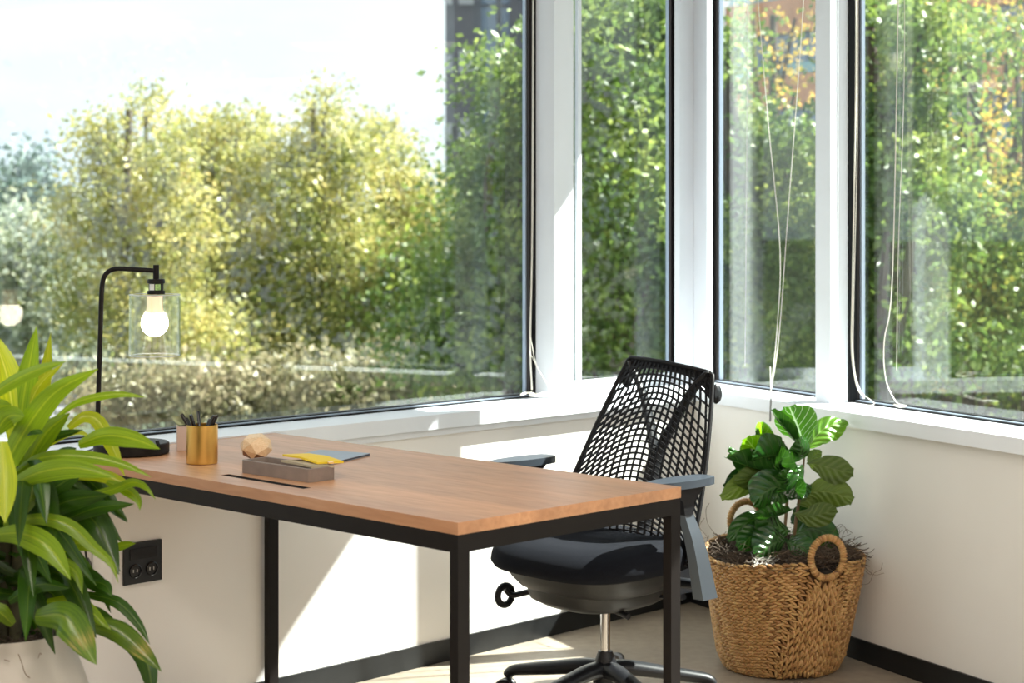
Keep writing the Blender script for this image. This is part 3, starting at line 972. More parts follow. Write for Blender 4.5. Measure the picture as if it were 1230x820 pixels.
bm = bmesh.new()
for v in box(bm, -0.006, 0.006, -0.012, 0.012, 0.0, 0.004): pass
bm.transform(Matrix.Translation(tp(0.110, 0.034, 0.0365)) @ Matrix.Rotation(0.3, 4, 'Z'))
tag(mk('binder_clip', bm, M['gold_clip'], None), 'small gold clip at the end of the yellow note pad', 'clip')

# notebook
nq = [PZ(358, 545.6, DZ + .006), PZ(393, 556.4, DZ + .006), PZ(444.7, 544.2, DZ + .006), PZ(384, 539.8, DZ + .006)]
nb = thing('notebook', 'thin blue-grey notebook lying on the desk behind the tray', 'notebook', (sum((p.x for p in nq)) / 4, sum((p.y for p in nq)) / 4, DZ))
bm = bmesh.new()
prism(bm, [(p.x, p.y) for p in nq], DZ + 0.0045, DZ + 0.006)
prism(bm, [(p.x, p.y) for p in nq], DZ + 0.0003, DZ + 0.0013)
mk('cover', bm, M['notebook'], nb)
bm = bmesh.new()
cen = sum(((Vector((p.x, p.y))) for p in nq), Vector((0, 0))) / 4
prism(bm, [cen + (Vector((p.x, p.y)) - cen) * 0.985 for p in nq], DZ + 0.0013, DZ + 0.0045)
M['dark_pages'] = plain('dark_page_edges', (0.05, 0.04, 0.04), 0.8)
mk('page_block', bm, M['dark_pages'], nb)

# ================================================================== task chair
HEAD = Vector((-0.7220, -0.6919, 0)).normalized()
CHX, CHY = 0.258, 4.95
rzc = math.atan2(-HEAD.x, HEAD.y)
chair = thing('task_chair', 'black task chair with a lattice back behind the desk', 'chair', (CHX, CHY, 0), rzc)
def cmk(name, bm, mat, parent=None, **k):
    return mk(name, bm, M[mat], parent or chair, local=True, **k)
# back lattice: local +y = front of the chair, +x = the sitter's right
def back_b(v):                      # how far behind the column the back is at height v (0..1)
    return 0.10 + 0.152 * v
def back_w(v):
    return 0.262 - 0.104 * v ** 1.6
Z0B, Z1B = 0.425, 0.947
def back_pt(u, v, push=0.0):
    """u -1..1 across, v 0..1 up; the middle bulges toward the sitter, edges wrap forward a little at the foot"""
    z = Z0B + (Z1B - Z0B) * v + 0.012 * (1 - v) * u * u - 0.004 * v * u * u + 0.014 * u * v * v
    bulge = 0.045 * math.sin(PI * min(1, v * 1.15 + 0.05)) ** 0.8 * (1 - u * u) - 0.02 * u * u * v
    side_fwd = 0.055 * u * u * (1 - v)
    y = -back_b(v) + bulge + side_fwd + push
    return Vector((u * back_w(v), y, z))
def strip(bm, pts, nrm_pts, w, th):
    """a flat strand along pts"""
    fr_ = []
    for i, p in enumerate(pts):
        t = (pts[min(i + 1, len(pts) - 1)] - pts[max(i - 1, 0)]).normalized()
        n = nrm_pts[i]
        n = (n - t * n.dot(t)).normalized()
        s = t.cross(n)
        fr_.append([bm.verts.new(p + s * w * a + n * th * b) for a, b in ((-.5, -.5), (.5, -.5), (.35, .5), (-.35, .5))])
    for a, b in zip(fr_, fr_[1:]):
        for k in range(4):
            bm.faces.new((a[k], b[k], b[(k + 1) % 4], a[(k + 1) % 4]))
    bm.faces.new(fr_[0]); bm.faces.new(list(reversed(fr_[-1])))
def bn(u, v):
    a = back_pt(u + .02, v) - back_pt(u - .02, v)
    b = back_pt(u, min(1, v + .02)) - back_pt(u, max(0, v - .02))
    return a.cross(b).normalized() * -1
NR_, NC_ = 32, 19
bm = bmesh.new()
# arching rows: they sag toward the sides, more so half way up
def row_pt(k, u):
    v = k / NR_
    dip = 0.30 * (u * u) * (0.35 + 0.65 * math.sin(PI * min(1, max(0, v)))) * (1 if v < 0.85 else (1.0 - v) / 0.15)
    return v - dip
for k in range(1, NR_ + 9):
    seg = []
    for i in range(41):
        u = -0.985 + 1.97 * i / 40
        vv = row_pt(k, u) if k < NR_ else (k / NR_) - 0.30 * u * u * 0.5 * 1.0
        ok = 0.0 < vv < 0.985
        if ok:
            seg.append((u, vv))
        if (not ok or i == 40) and len(seg) > 1:
            strip(bm, [back_pt(*q) for q in seg], [bn(*q) for q in seg], 0.0064, 0.004)
        if not ok:
            seg = []
cmk('lattice_rows', bm, 'lattice', kind='stuff', smooth=60)
bm = bmesh.new()
for c in range(1, NC_):
    u0 = -1 + 2 * c / NC_
    seg = []
    for i in range(37):
        v = 0.005 + 0.985 * i / 36
        u = u0 * (0.90 + 0.14 * math.sin(PI * v)) + 0.05 * u0 * v
        u = max(-0.99, min(0.99, u))
        seg.append((u, v))
    strip(bm, [back_pt(*q) + bn(*q) * 0.001 for q in seg], [bn(*q) for q in seg], 0.0066, 0.004)
cmk('lattice_columns', bm, 'lattice', kind='stuff', smooth=60)
# rim of the back
bm = bmesh.new()
rim = [back_pt(-1, 0.0 + i / 24) for i in range(24)] + [back_pt(-1, 0.985), back_pt(-0.93, 1.0), back_pt(-0.5, 1.005), back_pt(0, 1.008), back_pt(0.5, 1.005), back_pt(0.93, 1.0), back_pt(1, 0.985)] + [back_pt(1, 1 - i / 24) for i in range(1, 25)]
tube(bm, rim, 0.0065, 8)
foot = [back_pt(-1 + 2 * i / 20, 0.0) for i in range(21)]
tube(bm, foot, 0.007, 8)
cmk('back_rim', bm, 'lattice', smooth=60)
# webbed top corners and the top band of the back
bm = bmesh.new()
for sgn in (-1, 1):
    a = [bm.verts.new(back_pt(sgn * 0.99, v)) for v in (0.86, 0.9, 0.94, 0.98, 0.995)]
    b = [bm.verts.new(back_pt(sgn * u, v)) for u, v in ((0.95, 0.87), (0.86, 0.905), (0.76, 0.93), (0.64, 0.955), (0.5, 0.975))]
    for i in range(4):
        bm.faces.new((a[i], a[i + 1], b[i + 1], b[i]))
tp_ = [bm.verts.new(back_pt(-0.97 + 1.94 * i / 20, 0.965)) for i in range(21)]
tq_ = [bm.verts.new(back_pt(-0.97 + 1.94 * i / 20, 1.004)) for i in range(21)]
for i in range(20):
    bm.faces.new((tp_[i], tp_[i + 1], tq_[i + 1], tq_[i]))
r_ = bmesh.ops.solidify(bm, geom=bm.faces[:], thickness=0.004)
cmk('top_band', bm, 'lattice', smooth=50)
# Y-shaped tower behind the lattice
def tower_pt(x, v, back):
    p = back_pt(0, v)
    return Vector((x, -back_b(v) - back, Z0B + (Z1B - Z0B) * v))
bm = bmesh.new()
for sgn in (-1, 1):
    arm_ = [tower_pt(0.0, 0.34, 0.030), tower_pt(sgn * 0.010, 0.52, 0.032), tower_pt(sgn * 0.05, 0.70, 0.030), tower_pt(sgn * 0.100, 0.87, 0.022), tower_pt(sgn * 0.14, 0.955, 0.022), back_pt(sgn * 0.93, 0.985)]
    pth = smooth_path(arm_, 5)
    tube(bm, pth, [0.022 - 0.008 * i / len(pth) for i in range(len(pth))], 10, flat=0.55)
spine = smooth_path([tower_pt(0, 0.54, 0.032), tower_pt(0, 0.25, 0.040), tower_pt(0, 0.02, 0.04), Vector((0, -0.16, 0.372)), Vector((0, -0.10, 0.345))], 5)
tube(bm, spine, [0.021 + 0.010 * i / len(spine) for i in range(len(spine))], 12, flat=0.55)
cmk('back_tower', bm, 'black_plastic', smooth=60)
for sgn in (-1, 1):
    bm = bmesh.new()
    c = back_pt(sgn * 0.97, 0.90)
    lathe(bm, [(0, -0.012), (0.014, -0.01), (0.017, 0), (0.014, 0.01), (0, 0.012)], 16)
    bm.transform(Matrix.Translation(c + Vector((sgn * 0.001, -0.024, -0.01))) @ Matrix.Rotation(PI / 2, 4, 'Y') @ Matrix.Diagonal((1.7, 1.1, 0.8, 1)))
    cmk('hook_cap', bm, 'black_plastic', smooth=60)
# seat cushion ---------------------------------------------------------
def seat_loop(inset, z, drop=0.0, n=48, hw=0.256, f0=-0.205, f1=0.285, ex_=3.4):
    out = []
    cy_, hy = (f0 + f1) / 2, (f1 - f0) / 2
    for k in range(n):
        a = 2 * PI * k / n
        cx_, sy_ = math.cos(a), math.sin(a)
        x = (abs(cx_) ** (2 / ex_)) * math.copysign(1, cx_) * (hw - inset)
        y = (abs(sy_) ** (2 / ex_)) * math.copysign(1, sy_) * (hy - inset) + cy_
        fy = max(0, (y - cy_) / hy)
        zz = z - drop * fy ** 3
        zz += 0.018 * (abs(x) / hw) ** 2 * (1 - fy) if z > 0.44 else 0
        out.append((x * (1 - 0.05 * max(0, -(y - cy_) / hy)), y, zz))
    return out
bm = bmesh.new()
loft(bm, [seat_loop(0.06, 0.408, 0.006), seat_loop(0.03, 0.408, 0.008), seat_loop(0.008, 0.418, 0.012), seat_loop(0, 0.436, 0.018), seat_loop(0.003, 0.454, 0.02),
          seat_loop(0.016, 0.472, 0.022), seat_loop(0.045, 0.484, 0.02), seat_loop(0.09, 0.486, 0.015), seat_loop(0.15, 0.482, 0.008), seat_loop(0.20, 0.478, 0.002)])
M['seat_mesh'] = plain('black_seat_fabric', (0.006, 0.007, 0.011), 0.85, spec=0.12, noise=0.5, nscale=420, bump=0.8, bscale=700)
cmk('seat', bm, 'seat_mesh', smooth=180)
bm = bmesh.new()
loft(bm, [seat_loop(0.078, 0.352, 0, ex_=2.8), seat_loop(0.066, 0.358, 0, ex_=3), seat_loop(0.048, 0.385, 0.004), seat_loop(0.036, 0.414, 0.008)])
cmk('seat_shell', bm, 'grey_plastic', smooth=50)
bm = bmesh.new()
loft(bm, [seat_loop(0.0, 0.290, 0, hw=0.08, f0=-0.12, f1=0.08, ex_=2.6), seat_loop(0.0, 0.304, 0, hw=0.125, f0=-0.14, f1=0.165, ex_=3), seat_loop(0.0, 0.325, 0, hw=0.160, f0=-0.17, f1=0.205, ex_=3), seat_loop(0.0, 0.356, 0, hw=0.168, f0=-0.17, f1=0.214, ex_=3)])
cmk('tilt_housing', bm, 'grey_plastic', smooth=50)
bm = bmesh.new()
box(bm, -0.085, 0.085, -0.27, -0.08, 0.305, 0.385); bevel(bm, 0.012, 3)
cmk('back_bracket', bm, 'black_plastic', smooth=50)
# levers
bm = bmesh.new()
lx0 = 0.245
ringp = [Vector((lx0 + 0.004, 0.146 + 0.028 * math.cos(2 * PI * k / 20), 0.305 + 0.027 * math.sin(2 * PI * k / 20))) for k in range(21)]
tube(bm, ringp, 0.0098, 8, caps=False)
tube(bm, smooth_path([Vector((lx0 + .004, 0.145, 0.322)), Vector((lx0 - 0.01, 0.13, 0.305)), Vector((0.20, 0.10, 0.315)), Vector((0.14, 0.08, 0.325))], 4), 0.014, 8, flat=0.6)
cmk('height_lever', bm, 'black_plastic', smooth=60)
bm = bmesh.new()
tube(bm, smooth_path([Vector((-0.05, 0.06, 0.31)), Vector((-0.12, 0.07, 0.302)), Vector((-0.155, 0.075, 0.297))], 4), 0.0085, 10)
cmk('tilt_lever', bm, 'black_plastic', smooth=60)
bm = bmesh.new()
tube(bm, smooth_path([Vector((-0.10, -0.06, 0.33)), Vector((-0.20, -0.055, 0.335)), Vector((-0.24, -0.05, 0.345))], 4), [0.008] * 6 + [0.012] * 3, 10, flat=0.7)
cmk('tension_paddle', bm, 'black_plastic', smooth=60)
# gas column and star base
bm = bmesh.new()
lathe(bm, [(0, 0.15), (0.0135, 0.15), (0.0135, 0.305), (0, 0.305)], 24)
cmk('gas_column', bm, 'chrome', smooth=40)
bm = bmesh.new()
lathe(bm, [(0, 0.075), (0.034, 0.075), (0.036, 0.10), (0.030, 0.14), (0.0215, 0.162), (0.020, 0.168), (0.0145, 0.169), (0, 0.169)], 32)
cmk('hub', bm, 'black_plastic', smooth=50)
for k in range(5):
    aw = math.radians([152, 80, 8, -64, -136][k]) - rzc
    d_ = Vector((math.cos(aw), math.sin(aw), 0))
    bm = bmesh.new()
    pts_ = [d_ * 0.016 + Vector((0, 0, 0.118)), d_ * 0.07 + Vector((0, 0, 0.118)), d_ * 0.15 + Vector((0, 0, 0.105)), d_ * 0.24 + Vector((0, 0, 0.090)), d_ * 0.29 + Vector((0, 0, 0.080)), d_ * 0.305 + Vector((0, 0, 0.066))]
    pp = smooth_path(pts_, 4)
    tube(bm, pp, [0.034 - 0.014 * min(1, i / (len(pp) - 4)) for i in range(len(pp))], 12, flat=0.72, up=(0, 0, 1))
    al = cmk('base_arm', bm, 'black_plastic', smooth=60)
    c0 = d_ * 0.30
    sdv = Vector((-d_.y, d_.x, 0))
    bm = bmesh.new()
    tube(bm, [c0 + Vector((0, 0, 0.045)), c0 + Vector((0, 0, 0.07))], 0.006, 8)
    for sg in (-1, 1):
        Mx = axes(c0 + sdv * sg * 0.014 + d_ * 0.012 + Vector((0, 0, 0.028)), d_, Vector((0, 0, 1)), sdv)
        b2 = bmesh.new(); lathe(b2, [(0, -0.009), (0.024, -0.009), (0.0275, -0.004), (0.0275, 0.004), (0.024, 0.009), (0, 0.009)], 20)
        b2.transform(Mx); me_ = bpy.data.meshes.new('t'); b2.to_mesh(me_); b2.free(); bm.from_mesh(me_); bpy.data.meshes.remove(me_)
    mk('caster', bm, M['black_plastic'], al, local=True, smooth=40)
# arm rests
M['arm_plastic'] = plain('blue_black_arm_plastic', (0.028, 0.036, 0.048), 0.38)
M['post_plastic'] = plain('slate_plastic', (0.075, 0.09, 0.11), 0.42)
for sgn in (-1, 1):
    bm = bmesh.new()
    X0 = sgn * 0.298
    za_ = 0.655
    lo_, hi_ = [], []
    prof_ = [(-0.085, 0.018), (-0.075, 0.03), (-0.04, 0.040), (0.03, 0.043), (0.09, 0.038), (0.135, 0.026), (0.146, 0.014)]
    outl = [(X0 + w, y) for y, w in prof_] + [(X0 - w, y) for y, w in reversed(prof_)]
    prism(bm, outl, za_, za_ + 0.020)
    bevel(bm, 0.007, 3, 30)
    ap = cmk('arm_pad', bm, 'arm_plastic', smooth=60)
    bm = bmesh.new()
    tube(bm, smooth_path([Vector((X0, -0.01, za_ + 0.002)), Vector((X0, -0.02, za_ - 0.02)), Vector((X0 + sgn * 0.002, -0.045, za_ - 0.05))], 4), [0.045] + [0.038] * 3 + [0.030] * 5, 12, flat=0.45, up=(1, 0, 0)) if False else \
        loft(bm, [[(X0 + x * sx_, y * sy_ + oy, z) for x, y in ((-.5, -.5), (.5, -.5), (.5, .5), (-.5, .5))] for sx_, sy_, oy, z in ((.030, .034, .010, za_ - .075), (.034, .045, .014, za_ - .04), (.050, .12, .022, za_ - .006), (.056, .14, .026, za_ + .002))])
    bevel(bm, 0.004, 2)
    cmk('arm_bracket', bm, 'black_plastic', smooth=50)
    bm = bmesh.new()
    ptop = Vector((X0, 0.010, za_ - 0.07)); pmid = Vector((X0 - sgn * 0.006, -0.040, 0.49)); plow = Vector((X0 - sgn * 0.035, -0.115, 0.335))
    secs = []
    pth = smooth_path([ptop, pmid, plow], 5)
    for i, p in enumerate(pth):
        q = i / (len(pth) - 1)
        w1, w2 = 0.024 + 0.012 * q, 0.034 + 0.026 * q
        secs.append([(p.x + a * w1 / 2, p.y + b * w2 / 2, p.z) for a, b in ((-1, -1), (1, -1), (1, 1), (-1, 1))])
    loft(bm, secs)
    bevel(bm, 0.005, 2)
    cmk('arm_post', bm, 'post_plastic', smooth=50)
    bm = bmesh.new()
    pth = smooth_path([plow + Vector((0, 0, 0.012)), Vector((X0 * 0.62, -0.2, 0.345)), Vector((sgn * 0.04, -0.2, 0.34))], 4)
    tube(bm, pth, 0.018, 8, flat=0.8)
    cmk('arm_yoke', bm, 'black_plastic', smooth=60)

# ================================================================== wall outlet
oz0, oz1 = None, None
t0o, t1o = tpx('L', 192, 0), tpx('L', 147, 0)
pc = W3('L', (t0o + t1o) / 2, 0, 0)
outd = pc.y
oz1 = EYE - (650 - HZ) * outd / F_PX
oz0 = EYE - (699 - HZ) * outd / F_PX
outlet = thing('wall_outlet', 'black double wall outlet on the white wall under the desk', 'outlet', (pc.x + NL.x * .004, pc.y + NL.y * .004, oz0))
bm = bmesh.new()
wbox(bm, 'L', t0o, t1o, 0.001, 0.009, oz0, oz1)
bevel(bm, 0.003, 2)
mk('cover_plate', bm, M['black_plastic'], outlet, smooth=40)
tw, th_ = t1o - t0o, oz1 - oz0
M['gloss_black'] = plain('gloss_black', (0.01, 0.01, 0.012), 0.15)
bm = bmesh.new()
wbox(bm, 'L', t0o + tw * .14, t1o - tw * .14, 0.009, 0.0115, oz0 + th_ * .60, oz0 + th_ * .86)
bevel(bm, 0.0008, 1)
mk('usb_panel', bm, M['gloss_black'], outlet)
for fx in (0.28, 0.72):
    tt = t0o + tw * fx
    c = W3('L', tt, 0.0095, oz0 + th_ * 0.32)
    Mx = axes(c, Vector((UL.x, UL.y, 0)), Vector((0, 0, 1)), Vector((NL.x, NL.y, 0)))
    bm = bmesh.new()
    lathe(bm, [(0.016, 0), (0.0185, 0.0), (0.0185, 0.004), (0.0165, 0.005), (0.0155, 0.001), (0, 0.001)], 24)
    bm.transform(Mx)
    sk = mk('socket', bm, M['gloss_black'], outlet, smooth=40)
    bm = bmesh.new()
    for qx in (-0.006, 0.006):
        b2 = [Mx @ Vector(p) for p in ((qx - .0014, -.004, .0012), (qx + .0014, -.004, .0012), (qx + .0014, .004, .0012), (qx - .0014, .004, .0012))]
        vs = [bm.verts.new(p) for p in b2]
        bm.faces.new(vs)
    M['steel'] = M['chrome']
    mk('contact', bm, M['steel'], sk)
# second socket plate (paler) half hidden behind the big plant, with a black plug in it
t0p, t1p = tpx('L', 133, 0), tpx('L', 110, 0)
bm = bmesh.new()
wbox(bm, 'L', t0p, t1p, 0.001, 0.007, oz0 - 0.005, oz1 + 0.005)
bevel(bm, 0.002, 2)
so = tag(mk('data_outlet', bm, M['white_plastic'], None, smooth=40), 'white wall plate beside the black outlet behind the plant leaves', 'outlet')
pq = P(104, 682, W3('L', tpx('L', 104, 0.03), 0.03, 0).y)
pl = thing('power_plug', 'black plug hanging on its cord behind the big plant', 'plug', (pq.x, pq.y, pq.z - 0.03))
bm = bmesh.new()
loft(bm, [[(pq.x + x * s, pq.y + y * s, z) for x, y in ((-.011, -.011), (.011, -.011), (.011, .011), (-.011, .011))] for s, z in ((0.8, pq.z - .030), (1, pq.z - .02), (1, pq.z + .01), (0.4, pq.z + 0.026))])
bevel(bm, 0.002, 2)
mk('plug_body', bm, M['black_plastic'], pl, smooth=50)
bm = bmesh.new()
tube(bm, smooth_path([pq + Vector((0, 0, .024)), pq + Vector((-.004, -.005, .06)), pq + Vector((-.012, -.01, .10)), pq + Vector((-.02, -.012, .15))], 4), 0.003, 8)
mk('cord', bm, M['cable'], pl, smooth=60)

# ================================================================== blind cords
BLIND = {}
def blind(key, label, side, t0, t1, off):
    c = W3(side, (t0 + t1) / 2, off, ZH - 0.05)
    t = thing('window_blind', label, 'blind', (c.x, c.y, ZH - 0.05))
    bm = bmesh.new(); wbox(bm, side, t0, t1, off - .02, off + .02, ZH - 0.045, ZH - 0.001)
    mk('headrail', bm, M['trim'], t)
    BLIND[key] = t
blind('A', 'raised blind of the big window with cream cords beside the left column', 'L', 0.66, 4.55, -0.10)
blind('B', 'raised blind of the narrow window, one cream cord beside the corner post', 'L', -0.02, 0.53, -0.10)
blind('C', 'raised blind of the small right window with pull cords crossing above the fig', 'R', 0.02, 0.60, -0.11)
blind('D', 'raised blind of the big right window with slack cream cords reaching the sill', 'R', 0.73, 3.36, -0.12)
def pw(side, px, py, off):
    d = W3(side, tpx(side, px, off), off, 0).y
    p = P(px, py, d)
    p.z = min(p.z, ZH - 0.045)
    return p
def cord(key, pts, r, mat='cord', name='cord', label=None):
    bm = bmesh.new()
    tube(bm, smooth_path(pts, 5), r, 6)
    return mk(name, bm, M[mat], BLIND[key], smooth=60, label=label)
M['cord_grey'] = plain('grey_pull', (0.28, 0.29, 0.3), 0.6)
ZTOP = -330
cord('A', [pw('L', 640.5, ZTOP, -0.11), pw('L', 640, 100, -0.11), pw('L', 639, 300, -0.11), pw('L', 637, 415, -0.11), pw('L', 639, 468, -0.11)], 0.0032, 'cord', 'cord')
cord('A', [pw('L', 641, ZTOP, -0.10), pw('L', 640.5, 250, -0.10), pw('L', 636.2, 405, -0.10), pw('L', 641, 432, -0.06), pw('L', 661, 468, -0.05), pw('L', 664, 471, -0.05)], 0.0012, 'cord', 'cord')
cord('A', [pw('L', 637.5, 405, -0.10), pw('L', 643, 434, -0.05), pw('L', 652, 452, -0.05), pw('L', 664.5, 470, -0.045)], 0.0011, 'cord', 'cord')
cord('A', [pw('L', 626, 474, -0.10), pw('L', 634, 471.5, -0.12), pw('L', 645, 473.8, -0.06), pw('L', 655, 471.5, -0.06), pw('L', 664, 475, -0.05), pw('L', 650, 475.5, -0.05), pw('L', 636, 474.5, -0.08)], 0.004, 'cord', 'coiled_cord', 'heap of cream cord lying on the sill at the foot of the left column')
cord('B', [pw('L', 813, ZTOP, -0.125), pw('L', 813, 200, -0.125), pw('L', 812.5, 440, -0.125)], 0.0028, 'cord', 'cord')
cord('C', [pw('R', 905, ZTOP, -0.10), pw('R', 923, 150, -0.10), pw('R', 937, 300, -0.10), pw('R', 933, 400, -0.07), pw('R', 926, 466, 0.03)], 0.0014, 'cord', 'cord')
cord('C', [pw('R', 969, ZTOP, -0.11), pw('R', 962, 50, -0.11), pw('R', 947, 250, -0.11), pw('R', 936, 400, -0.08), pw('R', 926.5, 466, 0.035)], 0.0014, 'cord', 'cord')
cord('C', [pw('R', 925, 440, 0.03), pw('R', 926.2, 478, 0.045)], 0.0022, 'cord', 'cord')
cord('C', [pw('R', 926.2, 478, 0.046), pw('R', 925.8, 485, 0.046), pw('R', 925, 506, 0.046)], 0.0036, 'cord_grey', 'cord_pull', 'grey cord pull hanging below the sill above the fig plant')
cord('C', [pw('R', 898, ZTOP, -0.12), pw('R', 898, 0, -0.12), pw('R', 896.5, 250, -0.12), pw('R', 895, 440, -0.13)], 0.0009, 'cord', 'cord')
cord('D', [pw('R', 1028, ZTOP, -0.10), pw('R', 1028, 100, -0.10), pw('R', 1024, 340, -0.09), pw('R', 1023, 420, -0.08), pw('R', 1029, 462, -0.06), pw('R', 1038, 478, -0.05)], 0.0028, 'cord', 'cord')
cord('D', [pw('R', 1030.5, ZTOP, -0.10), pw('R', 1030, 150, -0.10), pw('R', 1025.5, 360, -0.09), pw('R', 1025, 430, -0.07), pw('R', 1033, 468, -0.05), pw('R', 1050, 484, -0.02), pw('R', 1040, 487, 0.0)], 0.0016, 'cord', 'cord')
cord('D', [pw('R', 1081, ZTOP, -0.14), pw('R', 1079, 0, -0.14), pw('R', 1072, 330, -0.14), pw('R', 1062, 410, -0.12), pw('R', 1064, 455, -0.10), pw('R', 1076, 482, -0.06), pw('R', 1087, 487, -0.03)], 0.0018, 'cord', 'cord')
cord('D', [pw('R', 1086, ZTOP, -0.14), pw('R', 1086, 100, -0.14), pw('R', 1079, 300, -0.14), pw('R', 1077, 445, -0.14)], 0.001, 'cord', 'cord')
cord('D', [pw('R', 1074, 486, -0.04), pw('R', 1081, 488.5, -0.03), pw('R', 1088, 487.5, -0.03), pw('R', 1080, 486.5, -0.05)], 0.003, 'cord', 'coiled_cord', 'small heap of cream cord lying on the right sill')
cord('D', [pw('R', 1006, ZTOP, -0.08), pw('R', 1006, 200, -0.08), pw('R', 1005.5, 428, -0.08)], 0.0022, 'trim', 'wand', 'thin white blind wand hanging against the right column')
# ================================================================== basket with the fiddle leaf fig
BC = Vector(((937 - 615) / F_PX * 5.46, 5.46, 0))
BH = 0.355
basket = thing('woven_basket', 'large tan woven basket with round rope handles on the floor by the right wall', 'basket', BC)
RPROF = [(0, .150), (.012, .168), (.05, .186), (.12, .200), (.22, .218), (.30, .230), (.355, .236), (.38, .236)]
def bR(z):
    for (a, r), (b, s) in zip(RPROF, RPROF[1:]):
        if z <= b: return r + (s - r) * max(0, (z - a)) / (b - a)
    return RPROF[-1][1]
TH0 = math.radians(-98.5 + 31)
def rim_h(th):
    a = (th - TH0 + PI) % (2 * PI) - PI
    b = (th - TH0) % (2 * PI) - PI
    return BH + 0.010 * math.cos(2 * a) - 0.008 * math.cos(a) + 0.004 * math.sin(3 * th)
def bS(s, dep, out=0.0):
    """s = arc length from the front handle, dep = depth under the rim"""
    th = TH0 + s / 0.222
    z = rim_h(th) - dep
    z = max(z, 0.008)
    r = bR(z) + out
    return Vector((BC.x + 0.014 * z / BH + r * math.cos(th), BC.y + r * math.sin(th), z)), th, z
HALF = PI * 0.222
def wick():
    m, nt, N, L, b = newmat('water_hyacinth_braid')
    geo = N.new('ShaderNodeNewGeometry'); cr = N.new('ShaderNodeValToRGB'); e = cr.color_ramp.elements
    e[0].color = (0.25, 0.12, 0.04, 1); e[1].color = (0.56, 0.34, 0.14, 1)
    q = e.new(0.25); q.color = (0.40, 0.215, 0.075, 1); q = e.new(0.6); q.color = (0.49, 0.28, 0.105, 1)
    L.new(geo.outputs['Random Per Island'], cr.inputs[0])
    tc = N.new('ShaderNodeTexCoord'); no = N.new('ShaderNodeTexNoise'); no.inputs['Scale'].default_value = 160; no.inputs['Detail'].default_value = 4
    L.new(tc.outputs['Object'], no.inputs['Vector'])
    mx = N.new('ShaderNodeMixRGB'); mx.blend_type = 'MULTIPLY'; mx.inputs[0].default_value = 0.45
    L.new(cr.outputs[0], mx.inputs[1]); L.new(no.outputs['Color'], mx.inputs[2])
    g_ = N.new('ShaderNodeHueSaturation'); g_.inputs['Value'].default_value = 1.25; L.new(mx.outputs[0], g_.inputs['Color'])
    L.new(g_.outputs[0], b.inputs['Base Color']); b.inputs['Roughness'].default_value = 0.6
    bp = N.new('ShaderNodeBump'); bp.inputs['Strength'].default_value = 0.4; bp.inputs['Distance'].default_value = 0.002
    L.new(no.outputs['Fac'], bp.inputs['Height']); L.new(bp.outputs[0], b.inputs['Normal'])
    return m
M['wicker'] = wick()
HR, HOLE = 0.056, 0.048
def near_ring(s, dep):
    for s0 in (0, HALF, -HALF):
        if (s - s0) ** 2 + (dep - 0.0) ** 2 < (HR + .006) ** 2: return True
    return False
def stitch(bm, s, dep, ds, dd, ln, ht_, out=0.004):
    """one stitch centred at (s, dep) running along (ds, dd)"""
    for up in (-1, 1):                 # two slanting strands make the chevron of a braid
        L2 = math.hypot(ds, dd)
        oa, ob = -dd / L2 * up * ht_ * .25, ds / L2 * up * ht_ * .25
        fo = (0.25 if up > 0 else -0.25) * 0.0215
        s1, d1 = s + oa + ds / L2 * fo, dep + ob + dd / L2 * fo
        p, th, z = bS(s1, d1, out)
        p2, _, _ = bS(s1 + ds * 0.01, d1 + dd * 0.01, out)
        t = (p2 - p)
        if t.length < 1e-6: continue
        t.normalize()
        n = Vector((math.cos(th), math.sin(th), 0.12)).normalized()
        n = (n - t * n.dot(t)).normalized()
        w = n.cross(t)
        j = up * 0.26 * math.copysign(1, w.z if abs(dd) < .9 else 1) + random.uniform(-.12, .12)
        t2 = (t + w * j + n * random.uniform(.05, .25)).normalized()
        w2 = n.cross(t2).normalized()
        ellipsoid(bm, axes(p, t2 * ln * .5 * random.uniform(.88, 1.08), w2 * ht_ * .30 * random.uniform(.88, 1.1), n * 0.0082), 6, 4)
# core shell with holes left open under the handles
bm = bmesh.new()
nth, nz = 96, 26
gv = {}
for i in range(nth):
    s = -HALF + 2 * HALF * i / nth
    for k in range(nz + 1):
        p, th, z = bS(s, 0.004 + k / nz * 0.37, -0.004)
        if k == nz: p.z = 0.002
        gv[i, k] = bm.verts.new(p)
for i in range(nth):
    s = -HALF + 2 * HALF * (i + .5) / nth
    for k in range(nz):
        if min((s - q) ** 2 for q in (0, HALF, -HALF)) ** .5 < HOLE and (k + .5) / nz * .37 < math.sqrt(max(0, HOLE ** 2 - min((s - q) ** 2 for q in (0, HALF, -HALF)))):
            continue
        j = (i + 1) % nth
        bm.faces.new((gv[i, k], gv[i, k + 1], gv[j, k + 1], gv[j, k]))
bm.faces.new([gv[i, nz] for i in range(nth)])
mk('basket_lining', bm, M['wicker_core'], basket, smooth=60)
SLOPE = 0.40
def bound(dep):                       # half width of the upright-stitched panel at depth dep
    return 0.020 + SLOPE * max(0, dep - 0.03)
row_n = 19
